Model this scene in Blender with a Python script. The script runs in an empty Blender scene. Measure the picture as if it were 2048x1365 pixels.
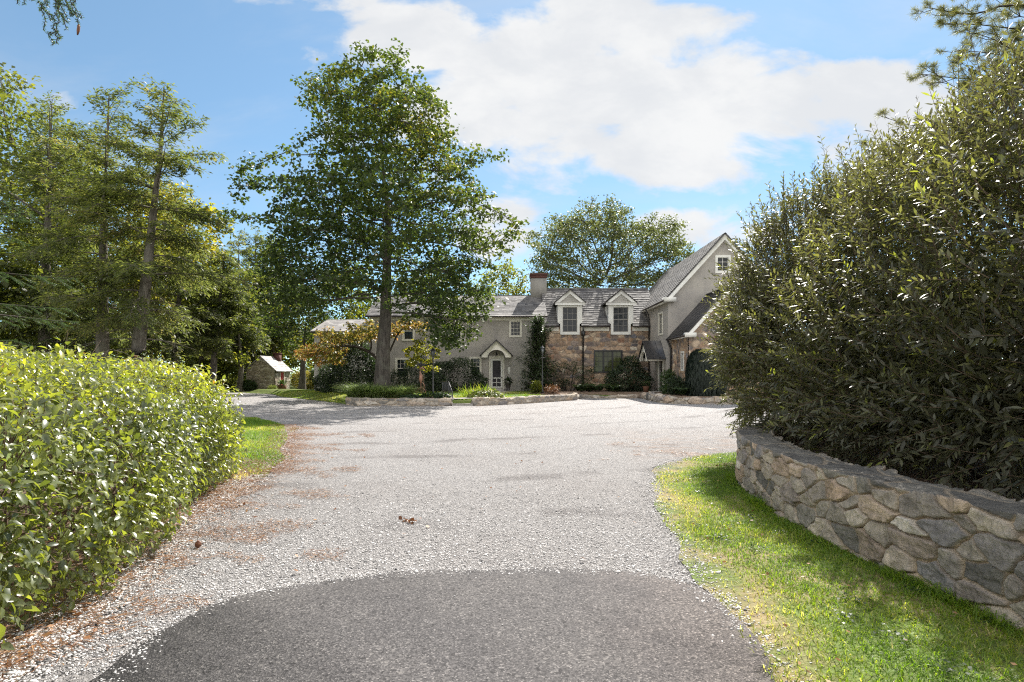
import bpy, math, random
import numpy as np
from mathutils import Vector
from mathutils.geometry import tessellate_polygon

R = math.radians
rng = np.random.default_rng(7)
random.seed(7)
scene = bpy.context.scene
col = scene.collection
F = 1138.0            # focal length in photo pixels
HZ = 745.0            # horizon row
CH = 1.6              # eye height

def at(px, py, Y):
    return np.array([(px - 1024.0) / F * Y, Y, CH - (py - HZ) / F * Y])

SUN_AZ, SUN_EL = R(22), R(44)
SUN = np.array([math.sin(SUN_AZ) * math.cos(SUN_EL), math.cos(SUN_AZ) * math.cos(SUN_EL), math.sin(SUN_EL)])

# ------------------------------------------------------------------ tagging
def tag(o, label=None, cat=None, group=None, kind=None):
    if label: o['label'] = label
    if cat: o['category'] = cat
    if group: o['group'] = group
    if kind: o['kind'] = kind
    return o

def thing(name, label, cat, loc=(0, 0, 0), group=None):
    o = bpy.data.objects.new(name, None)
    o.empty_display_size = 0.3
    o.location = loc
    col.objects.link(o)
    return tag(o, label, cat, group)

def nrm(a):
    return a / np.maximum(np.linalg.norm(a, axis=-1, keepdims=True), 1e-9)

def mesh_np(name, V, loops, starts, mat, parent=None, face_attr=None, point_attr=None, smooth=False):
    me = bpy.data.meshes.new(name)
    V = np.asarray(V, dtype=np.float32)
    if parent is not None:
        base = np.zeros(3)
        q = parent
        while q is not None:
            base += np.array(q.location); q = q.parent
        V = V - base.astype(np.float32)
    me.vertices.add(len(V)); me.vertices.foreach_set('co', V.ravel())
    loops = np.asarray(loops, dtype=np.int32); starts = np.asarray(starts, dtype=np.int32)
    me.loops.add(len(loops)); me.loops.foreach_set('vertex_index', loops)
    me.polygons.add(len(starts)); me.polygons.foreach_set('loop_start', starts)
    for dom, d in (('FACE', face_attr), ('POINT', point_attr)):
        if d:
            for k, v in d.items():
                a = me.attributes.new(k, 'FLOAT', dom)
                a.data.foreach_set('value', np.asarray(v, dtype=np.float32))
    if smooth:
        me.polygons.foreach_set('use_smooth', np.ones(len(starts), dtype=bool))
    me.update(calc_edges=True)
    me.validate()
    if mat: me.materials.append(mat)
    o = bpy.data.objects.new(name, me)
    col.objects.link(o)
    if parent is not None: o.parent = parent
    return o

class MB:
    def __init__(s): s.v = []; s.f = []; s.t = []
    def quad(s, *p, t=0.5):
        n = len(s.v); s.v += [tuple(map(float, q)) for q in p]; s.f.append(list(range(n, n + len(p)))); s.t.append(t)
    def box(s, a, b, t=0.5):
        x0, y0, z0 = a; x1, y1, z1 = b
        if x0 > x1: x0, x1 = x1, x0
        if y0 > y1: y0, y1 = y1, y0
        if z0 > z1: z0, z1 = z1, z0
        n = len(s.v)
        s.v += [(x0,y0,z0),(x1,y0,z0),(x1,y1,z0),(x0,y1,z0),(x0,y0,z1),(x1,y0,z1),(x1,y1,z1),(x0,y1,z1)]
        for f in ((0,3,2,1),(4,5,6,7),(0,1,5,4),(1,2,6,5),(2,3,7,6),(3,0,4,7)):
            s.f.append([n + i for i in f]); s.t.append(t)
    def prism(s, pts, vec, t=0.5):
        """closed polygon (3-D points) extruded by vec"""
        pts = [Vector(p) for p in pts]; vec = Vector(vec); k = len(pts); n = len(s.v)
        s.v += [tuple(p) for p in pts] + [tuple(p + vec) for p in pts]
        tris = tessellate_polygon([pts])
        for a, b, c in tris:
            s.f.append([n + a, n + b, n + c]); s.t.append(t)
            s.f.append([n + k + c, n + k + b, n + k + a]); s.t.append(t)
        for i in range(k):
            j = (i + 1) % k
            s.f.append([n + i, n + j, n + k + j, n + k + i]); s.t.append(t)
    def tube(s, pts, radii, sides=8, cap=True, t=0.5):
        pts = [Vector(p) for p in pts]; k = len(pts)
        if not hasattr(radii, '__len__'): radii = [radii] * k
        rings = []
        up = Vector((0, 0, 1))
        for i in range(k):
            d = (pts[min(i + 1, k - 1)] - pts[max(i - 1, 0)]).normalized()
            a = d.cross(up)
            if a.length < 0.05: a = d.cross(Vector((1, 0, 0)))
            a.normalize(); b = d.cross(a)
            n = len(s.v); rings.append(n)
            for j in range(sides):
                th = 2 * math.pi * j / sides
                s.v.append(tuple(pts[i] + (a * math.cos(th) + b * math.sin(th)) * radii[i]))
        for i in range(k - 1):
            for j in range(sides):
                j2 = (j + 1) % sides
                s.f.append([rings[i] + j, rings[i] + j2, rings[i + 1] + j2, rings[i + 1] + j]); s.t.append(t)
        if cap:
            s.f.append([rings[0] + j for j in range(sides)][::-1]); s.t.append(t)
            s.f.append([rings[-1] + j for j in range(sides)]); s.t.append(t)
    def lathe(s, prof, c, sides=16, t=0.5):
        n = len(s.v); k = len(prof)
        for r, z in prof:
            for j in range(sides):
                th = 2 * math.pi * j / sides
                s.v.append((c[0] + r * math.cos(th), c[1] + r * math.sin(th), c[2] + z))
        for i in range(k - 1):
            for j in range(sides):
                j2 = (j + 1) % sides
                s.f.append([n + i*sides + j, n + i*sides + j2, n + (i+1)*sides + j2, n + (i+1)*sides + j]); s.t.append(t)
        s.f.append([n + j for j in range(sides)][::-1]); s.t.append(t)
        s.f.append([n + (k-1)*sides + j for j in range(sides)]); s.t.append(t)
    def build(s, name, mat, parent=None, smooth=False):
        loops = [i for f in s.f for i in f]
        starts = np.cumsum([0] + [len(f) for f in s.f])[:-1]
        o = mesh_np(name, np.array(s.v), loops, starts, mat, parent, face_attr={'tint': s.t}, smooth=smooth)
        return o

# ------------------------------------------------------------------ node helpers
class NB:
    def __init__(s, nt): s.nt = nt
    def __call__(s, typ, inputs=None, **props):
        n = s.nt.nodes.new(typ)
        for k, v in props.items(): setattr(n, k, v)
        for k, v in (inputs or {}).items():
            sock = n.inputs[k]
            if isinstance(v, bpy.types.NodeSocket): s.nt.links.new(v, sock)
            else: sock.default_value = v
        return n
    def math(s, op, a, b=None, c=None, clamp=False):
        n = s.nt.nodes.new('ShaderNodeMath'); n.operation = op; n.use_clamp = clamp
        for i, v in enumerate((a, b, c)):
            if v is None: continue
            if isinstance(v, bpy.types.NodeSocket): s.nt.links.new(v, n.inputs[i])
            else: n.inputs[i].default_value = v
        return n.outputs[0]
    def mix(s, fac, a, b, blend='MIX'):
        n = s.nt.nodes.new('ShaderNodeMix'); n.data_type = 'RGBA'; n.blend_type = blend
        for sock, v in ((n.inputs[0], fac), (n.inputs[6], a), (n.inputs[7], b)):
            if isinstance(v, bpy.types.NodeSocket): s.nt.links.new(v, sock)
            elif isinstance(v, (int, float)): sock.default_value = v
            else: sock.default_value = (*v, 1) if len(v) == 3 else v
        return n.outputs[2]
    def ramp(s, fac, stops, interp='LINEAR'):
        n = s.nt.nodes.new('ShaderNodeValToRGB'); cr = n.color_ramp; cr.interpolation = interp
        while len(cr.elements) > 1: cr.elements.remove(cr.elements[-1])
        cr.elements[0].position = stops[0][0]; cr.elements[0].color = (*stops[0][1], 1)
        for p, c in stops[1:]:
            e = cr.elements.new(p); e.color = (*c, 1)
        s.nt.links.new(fac, n.inputs[0])
        return n.outputs[0]
    def remap(s, v, a, b, c=0.0, d=1.0, smooth=True):
        n = s.nt.nodes.new('ShaderNodeMapRange'); n.interpolation_type = 'SMOOTHSTEP' if smooth else 'LINEAR'
        s.nt.links.new(v, n.inputs[0])
        for i, x in enumerate((a, b, c, d)): n.inputs[1 + i].default_value = x
        return n.outputs[0]
    def noise(s, vec, scale, detail=4, rough=0.55, dist=0.0):
        return s('ShaderNodeTexNoise', {'Vector': vec, 'Scale': scale, 'Detail': detail, 'Roughness': rough, 'Distortion': dist}).outputs[0]
    def pos(s): return s('ShaderNodeNewGeometry').outputs['Position']
    def obj(s): return s('ShaderNodeTexCoord').outputs['Object']
    def scale(s, vec, sc, loc=(0,0,0), rot=(0,0,0)):
        return s('ShaderNodeMapping', {'Vector': vec, 'Scale': sc, 'Location': loc, 'Rotation': rot}).outputs[0]
    def attr(s, name): return s('ShaderNodeAttribute', attribute_name=name).outputs['Fac']
    def bump(s, h, strength=0.5, dist=0.02):
        return s('ShaderNodeBump', {'Height': h, 'Strength': strength, 'Distance': dist}).outputs[0]

def new_mat(name):
    m = bpy.data.materials.new(name); m.use_nodes = True
    m.node_tree.nodes.clear()
    return m, NB(m.node_tree)

def finish(m, nb, shader):
    o = nb('ShaderNodeOutputMaterial'); nb.nt.links.new(shader, o.inputs[0]); return m

def principled(nb, color, rough=0.6, spec=0.4, metal=0.0, normal=None):
    d = {'Roughness': rough, 'Specular IOR Level': spec, 'Metallic': metal}
    if isinstance(color, bpy.types.NodeSocket): d['Base Color'] = color
    else: d['Base Color'] = (*color, 1)
    if normal is not None: d['Normal'] = normal
    return nb('ShaderNodeBsdfPrincipled', d).outputs[0]

def leaf_mat(name, stops, trans, tfac=0.4, rough=0.45, spec=0.4, tstops=None):
    m, nb = new_mat(name)
    t = nb.attr('tint')
    c = nb.ramp(t, stops)
    p = principled(nb, c, rough, spec)
    tc = nb.ramp(t, tstops) if tstops else nb.mix(1.0, c, trans, 'MULTIPLY')
    tr = nb('ShaderNodeBsdfTranslucent', {'Color': tc}).outputs[0]
    return finish(m, nb, nb('ShaderNodeMixShader', {0: tfac, 1: p, 2: tr}).outputs[0])

def plain(name, colr, rough=0.6, spec=0.4, var=0.12, scale=3.0, bump=0.0, bscale=40, metal=0.0):
    m, nb = new_mat(name)
    p = nb.pos()
    n = nb.noise(p, scale, 5, 0.6)
    k = nb.remap(n, 0.3, 0.7, 1 - var, 1 + var)
    n2 = nb.noise(nb.scale(p, (4, 4, .6)), scale * 1.7, 4)
    k2 = nb.remap(n2, 0.35, 0.7, 1.0, 1 - var * .8)
    sc = nb('ShaderNodeVectorMath', {0: colr, 'Scale': nb.math('MULTIPLY', k, k2)}, operation='SCALE').outputs[0]
    nor = nb.bump(nb.noise(p, bscale, 3), bump, 0.02) if bump else None
    return finish(m, nb, principled(nb, sc, rough, spec, metal, nor))

# ------------------------------------------------------------------ leaf meshes
def leaves(name, P, D, N, L, W, tint, mat, parent, kind='quad', fold=0.25, droop=0.15):
    n = len(P)
    D = nrm(D); S = nrm(np.cross(D, N)); N = nrm(np.cross(S, D))
    L = np.broadcast_to(np.asarray(L, float), (n,))[:, None]; W = np.broadcast_to(np.asarray(W, float), (n,))[:, None]
    if kind == 'quad':
        V = np.stack([P, P + D*L*.5 + S*W*.5 + N*W*fold, P + D*L - N*L*droop, P + D*L*.5 - S*W*.5 + N*W*fold], 1)
        loops = np.arange(n*4); starts = np.arange(n)*4; ta = tint
        k = 4
    elif kind == 'leaf8':
        dr = lambda t: -N*L*droop*t*t
        M1 = P + D*L*.33 + dr(.33); M2 = P + D*L*.68 + dr(.68); T = P + D*L + dr(1.0)
        V = np.stack([P, M1, M2, T,
                      M1 + S*W*.46 + N*W*fold, M2 + S*W*.40 + N*W*fold*.8,
                      M1 - S*W*.46 + N*W*fold, M2 - S*W*.40 + N*W*fold*.8], 1)
        pat = np.array([0,1,4, 1,2,5,4, 2,3,5, 0,6,1, 1,6,7,2, 2,7,3])
        st = np.array([0,3,7,10,13,17]); per = 20
        loops = (np.arange(n)[:, None]*8 + pat).ravel()
        starts = (np.arange(n)[:, None]*per + st).ravel()
        ta = np.repeat(tint, 6); k = 8
    elif kind == 'blade':
        mid = P + D*L*.55; tip = P + D*L*.9 + nrm(N)*L*droop*1.6
        V = np.stack([P - S*W*.5, P + S*W*.5, mid + S*W*.4 + N*L*droop*.3, mid - S*W*.4 + N*L*droop*.3, tip], 1)
        pat = np.array([0,1,2,3, 3,2,4]); st = np.array([0,4]); per = 7
        loops = (np.arange(n)[:, None]*5 + pat).ravel()
        starts = (np.arange(n)[:, None]*per + st).ravel()
        ta = np.repeat(tint, 2); k = 5
    elif kind == 'tri':
        V = np.stack([P - S*W*.5, P + S*W*.5, P + D*L], 1)
        loops = np.arange(n*3); starts = np.arange(n)*3; ta = tint; k = 3
    return mesh_np(name, V.reshape(-1, 3), loops, starts, mat, parent, face_attr={'tint': ta}, smooth=(kind == 'leaf8'))

def rv(n, s=1.0): return rng.normal(size=(n, 3)) * s
def ru(n, a=0.0, b=1.0): return rng.uniform(a, b, n)

# ------------------------------------------------------------------ smooth pseudo-noise
class SN:
    def __init__(s, seed, dim=2, octs=4, base=1.0):
        r = np.random.default_rng(seed); s.k = []; s.n = 0
        for o in range(octs):
            for _ in range(6):
                d = r.normal(size=dim); d /= np.linalg.norm(d)
                s.k.append((d * base * 2**o * r.uniform(.7, 1.4), r.uniform(0, 6.28), .6**o))
        s.tot = math.sqrt(sum(a*a for _, _, a in s.k) / 2)
    def __call__(s, *c):
        out = 0
        for d, ph, a in s.k: out = out + a * np.sin(sum(di * ci for di, ci in zip(d, c)) + ph)
        return out / s.tot

def in_poly(x, y, poly):
    r = np.zeros(len(x), bool); n = len(poly); j = n - 1
    for i in range(n):
        xi, yi = poly[i]; xj, yj = poly[j]
        c = ((yi > y) != (yj > y)) & (x < (xj - xi) * (y - yi) / ((yj - yi) or 1e-9) + xi)
        r ^= c; j = i
    return r

def poly_points(poly, n):
    p = np.array(poly); lo = p.min(0); hi = p.max(0); out = []; tot = 0
    while tot < n:
        q = rng.uniform(lo, hi, size=(n * 2, 2)); q = q[in_poly(q[:, 0], q[:, 1], poly)]
        out.append(q); tot += len(q)
    return np.concatenate(out)[:n]

def smooth_line(pts, step, closed=False):
    pts = [np.array(p, float) for p in pts]; out = []
    n = len(pts)
    for i in range(n if closed else n - 1):
        p0 = pts[(i-1) % n] if (closed or i > 0) else pts[i]; p1 = pts[i]; p2 = pts[(i+1) % n]
        p3 = pts[(i+2) % n] if (closed or i + 2 < n) else p2
        m = max(1, int(np.linalg.norm(p2 - p1) / step))
        for k in range(m):
            t = k / m
            out.append(.5*((2*p1) + (-p0+p2)*t + (2*p0-5*p1+4*p2-p3)*t*t + (-p0+3*p1-3*p2+p3)*t**3))
    if not closed: out.append(pts[-1])
    return np.array(out)

def sheet(name, pts, z, mat, jitter=0.0, step=0.3, skirt=0.0, smooth=True, zf=None):
    q = smooth_line(pts, step, True) if smooth else np.array(pts, float)
    if jitter:
        sn = SN(hash(name) % 1000 if False else len(name), 2, 4, 2.2)
        nx = sn(q[:, 0], q[:, 1]); ny = sn(q[:, 1] + 9, q[:, 0])
        q = q + np.stack([nx, ny], 1) * jitter
    V = np.column_stack([q, np.full(len(q), z) if zf is None else zf(q)])
    n = len(q); loops = list(range(n)); starts = [0]
    a = sum(q[i][0]*q[(i+1) % n][1] - q[(i+1) % n][0]*q[i][1] for i in range(n))
    if a < 0: loops = loops[::-1]
    if skirt:
        V = np.vstack([V, V - np.array([0, 0, skirt])])
        for i in range(n):
            j = (i+1) % n; starts.append(len(loops)); loops += [i, j, n + j, n + i] if a < 0 else [j, i, n + i, n + j]
    o = mesh_np(name, V, loops, starts, mat)
    tag(o, kind='structure')
    return o

# ------------------------------------------------------------------ stone fields
def stone_field(U, Vv, su, sv, seed, wvar=0.25):
    r = np.random.default_rng(seed)
    u0, u1, v0, v1 = U.min() - su, U.max() + su, Vv.min() - sv, Vv.max() + sv
    S = []
    v = v0; row = 0
    while v < v1:
        h = sv * r.uniform(.7, 1.35); u = u0 + r.uniform(0, su)
        while u < u1:
            w = su * r.uniform(.55, 1.6)
            S.append((u + w/2, v + h/2 + r.uniform(-.42, .42)*sv, r.uniform(-wvar, wvar))); u += w
        v += h; row += 1
    S = np.array(S)
    n1 = SN(seed + 5, 2, 3, 2.5 / su)
    u = U + n1(U, Vv) * su * .07; v = Vv + n1(Vv + 3.1, U) * sv * .07
    F1 = np.empty(len(u)); F2 = np.empty(len(u)); I = np.empty(len(u), int)
    for a in range(0, len(u), 4000):
        b = slice(a, a + 4000)
        d = (np.abs((u[b][:, None] - S[:, 0]) / su)**2 + np.abs((v[b][:, None] - S[:, 1]) / sv)**2)**.5 - S[:, 2]*.6
        i = np.argpartition(d, 1, axis=1)[:, :2]
        dd = np.take_along_axis(d, i, 1); o = np.argsort(dd, 1)
        dd = np.take_along_axis(dd, o, 1); i = np.take_along_axis(i, o, 1)
        F1[b] = dd[:, 0]; F2[b] = dd[:, 1]; I[b] = i[:, 0]
    return F1, F2, I, r.uniform(0, 1, len(S))[I], S[I]

def sstep(x, a, b):
    t = np.clip((x - a) / (b - a), 0, 1); return t*t*(3 - 2*t)

def grid_faces(nu, nv, keep=None):
    i, j = np.meshgrid(np.arange(nu - 1), np.arange(nv - 1), indexing='ij')
    a = (i*nv + j).ravel(); q = np.stack([a, a + nv, a + nv + 1, a + 1], 1)
    if keep is not None: q = q[keep.ravel()]
    return q.ravel(), np.arange(len(q))*4

def stone_panel(name, origin, u, nrml, w, h, mat, parent, su=.42, sv=.26, res=.045, holes=(), top=None, seed=1, depth=.035):
    """stone wall face: u = horizontal direction, nrml = outward normal; holes (x0,x1,z0,z1) in panel coordinates; top(x) = height limit"""
    origin = np.array(origin, float); u = np.array(u, float); nn = np.array(nrml, float)
    xs = set(np.linspace(0, w, int(w/res) + 1)); zs = set(np.linspace(0, h, int(h/res) + 1))
    for x0, x1, z0, z1 in holes: xs |= {x0, x1}; zs |= {z0, z1}
    xs = np.array(sorted(xs)); zs = np.array(sorted(zs))
    X, Z = np.meshgrid(xs, zs, indexing='ij')
    F1, F2, I, t, S = stone_field(X.ravel(), Z.ravel(), su, sv, seed)
    e = F2 - F1
    n2 = SN(seed + 9, 2, 4, 6)
    disp = sstep(e, .05, .22) * (depth * (.6 + .8*t) + .008*n2(X.ravel(), Z.ravel()))
    P = origin + X.ravel()[:, None]*u + Z.ravel()[:, None]*np.array([0, 0, 1]) + disp[:, None]*nn
    cx = (X[:-1, :-1] + X[1:, 1:]) / 2; cz = (Z[:-1, :-1] + Z[1:, 1:]) / 2
    keep = np.ones(cx.shape, bool)
    for x0, x1, z0, z1 in holes: keep &= ~((cx > x0) & (cx < x1) & (cz > z0) & (cz < z1))
    if top is not None: keep &= cz < top(cx)
    loops, starts = grid_faces(len(xs), len(zs), keep)
    return mesh_np(name, P, loops, starts, mat, parent, point_attr={'tint': t, 'mortar': 1 - sstep(e, .04, .13)})

def stone_sweep(name, path, h, th, mat, parent, su, sv, res, seed, depth, cap_su=None, hvar=0.0, z0=0.0, back=True):
    """free-standing wall swept along a path; outward side = left of the path direction. h may be a function of arc length"""
    q = smooth_line(path, res)
    d = np.gradient(q, axis=0); d = nrm(d); nl = np.column_stack([-d[:, 1], d[:, 0]])
    s = np.concatenate([[0], np.cumsum(np.linalg.norm(np.diff(q, axis=0), axis=1))])
    hs = h(s) if callable(h) else np.full(len(s), h)
    hv = SN(seed + 3, 1, 3, 2.0); hs = hs + hvar*hv(s)
    H = hs.max()
    nf = max(3, int(H/res)); ntp = max(3, int(th/res)); nb_ = max(3, int(H/res/2)) if back else 0
    ts = np.concatenate([np.linspace(0, 1, nf), 1 + np.linspace(0, 1, ntp)[1:], 2 + np.linspace(0, 1, nb_ + 1)[1:]])
    Sg, T = np.meshgrid(s, ts, indexing='ij')
    Hg = np.repeat(hs[:, None], len(ts), 1)
    tf = np.clip(T, 0, 1); tt = np.clip(T - 1, 0, 1); tb = np.clip(T - 2, 0, 1)
    px = q[:, None, 0] - nl[:, None, 0]*tt*th; py = q[:, None, 1] - nl[:, None, 1]*tt*th
    pz = z0 + Hg*tf - Hg*tb
    vv = Hg*tf + th*tt + Hg*tb
    F1, F2, I, t, S = stone_field(Sg.ravel(), vv.ravel(), su, sv, seed)
    e = F2 - F1
    if cap_su:
        G1, G2, J, t2, S2 = stone_field(Sg.ravel(), vv.ravel(), cap_su, th*1.1, seed + 50)
    istop = (T > 1.0).ravel() & (T < 2.0).ravel()
    n2 = SN(seed + 9, 2, 5, 9.0); n3 = SN(seed + 19, 2, 4, 20.0)
    tilt = (Sg.ravel() - S[:, 0]) / su * (np.modf(t*37.7)[0] - .5) + (vv.ravel() - S[:, 1]) / sv * (np.modf(t*91.3)[0] - .5)
    chip = np.abs(n3(Sg.ravel(), vv.ravel()))
    disp = sstep(e, .035, .13) * (depth*(.35 + .6*t) + depth*.62*tilt + depth*.20*n2(Sg.ravel(), vv.ravel()) - depth*.13*chip) - (1 - sstep(e, .02, .10))*depth*.35
    mort = 1 - sstep(e, .04, .11)
    if cap_su:
        et = G2 - G1
        dt = sstep(et, .02, .10)*depth*.15 + depth*.10*n2(Sg.ravel(), vv.ravel())
        disp = np.where(istop, dt, disp); mort = np.where(istop, (1 - sstep(et, .02, .08))*.5, mort)
        t = np.where(istop, .04 + .08*t2, t)
    ang = np.clip((T - (1 - .06)) / .12, 0, 1) * (math.pi/2)
    ang = np.where(T > 1.5, math.pi/2 + np.clip((T - 1.94) / .12, 0, 1)*(math.pi/2), ang)
    nx = nl[:, None, 0]*np.cos(ang); ny = nl[:, None, 1]*np.cos(ang); nz = np.sin(ang)
    P = np.stack([px, py, pz], -1).reshape(-1, 3) + disp[:, None]*np.stack([nx, ny, nz], -1).reshape(-1, 3)
    loops, starts = grid_faces(len(s), len(ts))
    lp = loops.reshape(-1, 4)[:, ::-1].ravel()
    n0 = len(ts)
    # close the two ends
    st = list(starts); lp = list(lp)
    for a in (0, len(s) - 1):
        st.append(len(lp)); lp += [a*n0 + k for k in range(n0)]
    return mesh_np(name, P, lp, st, mat, parent, point_attr={'tint': t, 'mortar': mort})
# ------------------------------------------------------------------ camera, sun, sky
cam = bpy.data.cameras.new('camera'); camo = bpy.data.objects.new('camera', cam); col.objects.link(camo)
camo.location = (0, 0, CH); camo.rotation_euler = (R(90), 0, 0)
cam.sensor_width = 36; cam.lens = F / 2048 * 36
cam.shift_y = (HZ - 682.5) / 2048; cam.clip_end = 3000; cam.clip_start = 0.05
scene.camera = camo
sun = bpy.data.lights.new('sun', 'SUN'); sun.energy = 4.6; sun.angle = R(.53); sun.color = (1, .95, .87)
suno = bpy.data.objects.new('sun', sun); col.objects.link(suno); suno.location = (20, 30, 40)
suno.rotation_euler = Vector(SUN).to_track_quat('Z', 'Y').to_euler()
scene.view_settings.view_transform = 'Standard'; scene.view_settings.look = 'None'
scene.view_settings.exposure = 1.08; scene.view_settings.gamma = 1
cy = scene.cycles
cy.use_denoising = False; cy.pixel_filter_type = 'BLACKMAN_HARRIS'; cy.filter_width = 1.15
cy.max_bounces = 7; cy.diffuse_bounces = 3; cy.glossy_bounces = 2; cy.transmission_bounces = 4; cy.transparent_max_bounces = 6
cy.sample_clamp_indirect = 6; cy.caustics_reflective = False; cy.caustics_refractive = False

world = bpy.data.worlds.new('World'); scene.world = world; world.use_nodes = True
wt = world.node_tree; wt.nodes.clear(); nb = NB(wt)
sky = nb('ShaderNodeTexSky', sky_type='NISHITA', sun_disc=False, sun_elevation=SUN_EL, sun_rotation=SUN_AZ,
         altitude=100, air_density=0.5, dust_density=0.05, ozone_density=2.2)
dirv = nb('ShaderNodeTexCoord').outputs['Generated']
sx = nb('ShaderNodeSeparateXYZ', {0: dirv})
yy = nb.math('MAXIMUM', sx.outputs[1], 0.12)
u = nb.math('DIVIDE', sx.outputs[0], yy); v = nb.math('DIVIDE', sx.outputs[2], yy)
uv = nb('ShaderNodeCombineXYZ', {0: u, 1: v}).outputs[0]
# cloud banks: (photo px, py, half width, half height, weight)
clouds = [(1010, 90, 430, 120, 1.0), (1150, 190, 480, 150, 1.05), (1330, 280, 420, 110, 1.0), (1480, 250, 330, 130, 1.0),
          (1720, 220, 280, 110, .85), (1760, 320, 250, 90, .8), (1250, 60, 260, 90, .9), (760, 120, 200, 110, .75),
          (1000, 450, 130, 85, .75), (1430, 450, 190, 55, .75), (1600, 400, 160, 60, .5), (650, 5, 240, 40, .6), (150, 205, 130, 36, .6),
          (560, 440, 110, 45, .5), (900, 330, 220, 60, .5), (1960, 120, 170, 60, .5)]
m = None
for px, py, a, b, w in clouds:
    du = nb.math('MULTIPLY_ADD', u, F / a, -(px - 1024) / a)
    dv = nb.math('MULTIPLY_ADD', v, F / b, -(HZ - py) / b)
    r2 = nb.math('ADD', nb.math('MULTIPLY', du, du), nb.math('MULTIPLY', dv, dv))
    g = nb.math('MULTIPLY', nb.math('EXPONENT', nb.math('MULTIPLY', nb.math('POWER', r2, 1.3), -0.8)), w)
    m = g if m is None else nb.math('MAXIMUM', m, g)
cn = nb.noise(nb.scale(uv, (1, 1.7, 1)), 5.2, 9, 0.56, 0.25)
cn2 = nb.noise(nb.scale(uv, (1, 1.5, 1), (3.3, 1.1, 0)), 2.0, 5, 0.5, 0.2)
dens = nb.math('ADD', m, nb.math('MULTIPLY_ADD', cn, 1.9, -0.95))
dens = nb.math('ADD', dens, nb.math('MULTIPLY_ADD', cn2, .6, -0.3))
veil = nb.remap(nb.noise(nb.scale(uv, (.8, 2.2, 1), (5, 2, 0)), 1.6, 7, .6, .6), .40, .75, .04, .34)
cov = nb.math('MAXIMUM', nb.remap(dens, .40, .76, 0.0, .97), veil)
# underside shading of the cloud body comes from its thickness
thick = nb.remap(nb.math('ADD', nb.noise(nb.scale(uv, (1, 1.8, 1), (0, .06, 0)), 4.0, 9, 0.6, .2), nb.math('MULTIPLY_ADD', dens, .12, -.10)), .36, .66)
ccol = nb.mix(thick, (2.55, 2.6, 2.67), (2.98, 2.98, 2.96))
SKYS = 0.15
hz = nb.remap(sx.outputs[2], .0, .55, .66, 1.0, False)
skyc = nb.mix(1.0, nb('ShaderNodeVectorMath', {0: sky.outputs[0], 'Scale': hz}, operation='SCALE').outputs[0], (.96, 1.05, .86), 'MULTIPLY')
back = nb.remap(sx.outputs[1], 0.1, 0.3)
# broken cloud added out of view, behind and overhead, to brighten shaded sides
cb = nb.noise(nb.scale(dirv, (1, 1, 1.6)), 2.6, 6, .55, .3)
rear_fill = nb.math('MULTIPLY', nb.remap(cb, .38, .54, 0, .95), nb.math('SUBTRACT', 1.0, back))
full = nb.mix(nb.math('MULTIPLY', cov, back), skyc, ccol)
full = nb.mix(rear_fill, full, (6.4, 6.2, 5.9))
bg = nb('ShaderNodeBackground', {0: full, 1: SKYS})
nb.nt.links.new(bg.outputs[0], nb('ShaderNodeOutputWorld').inputs[0])

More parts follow.
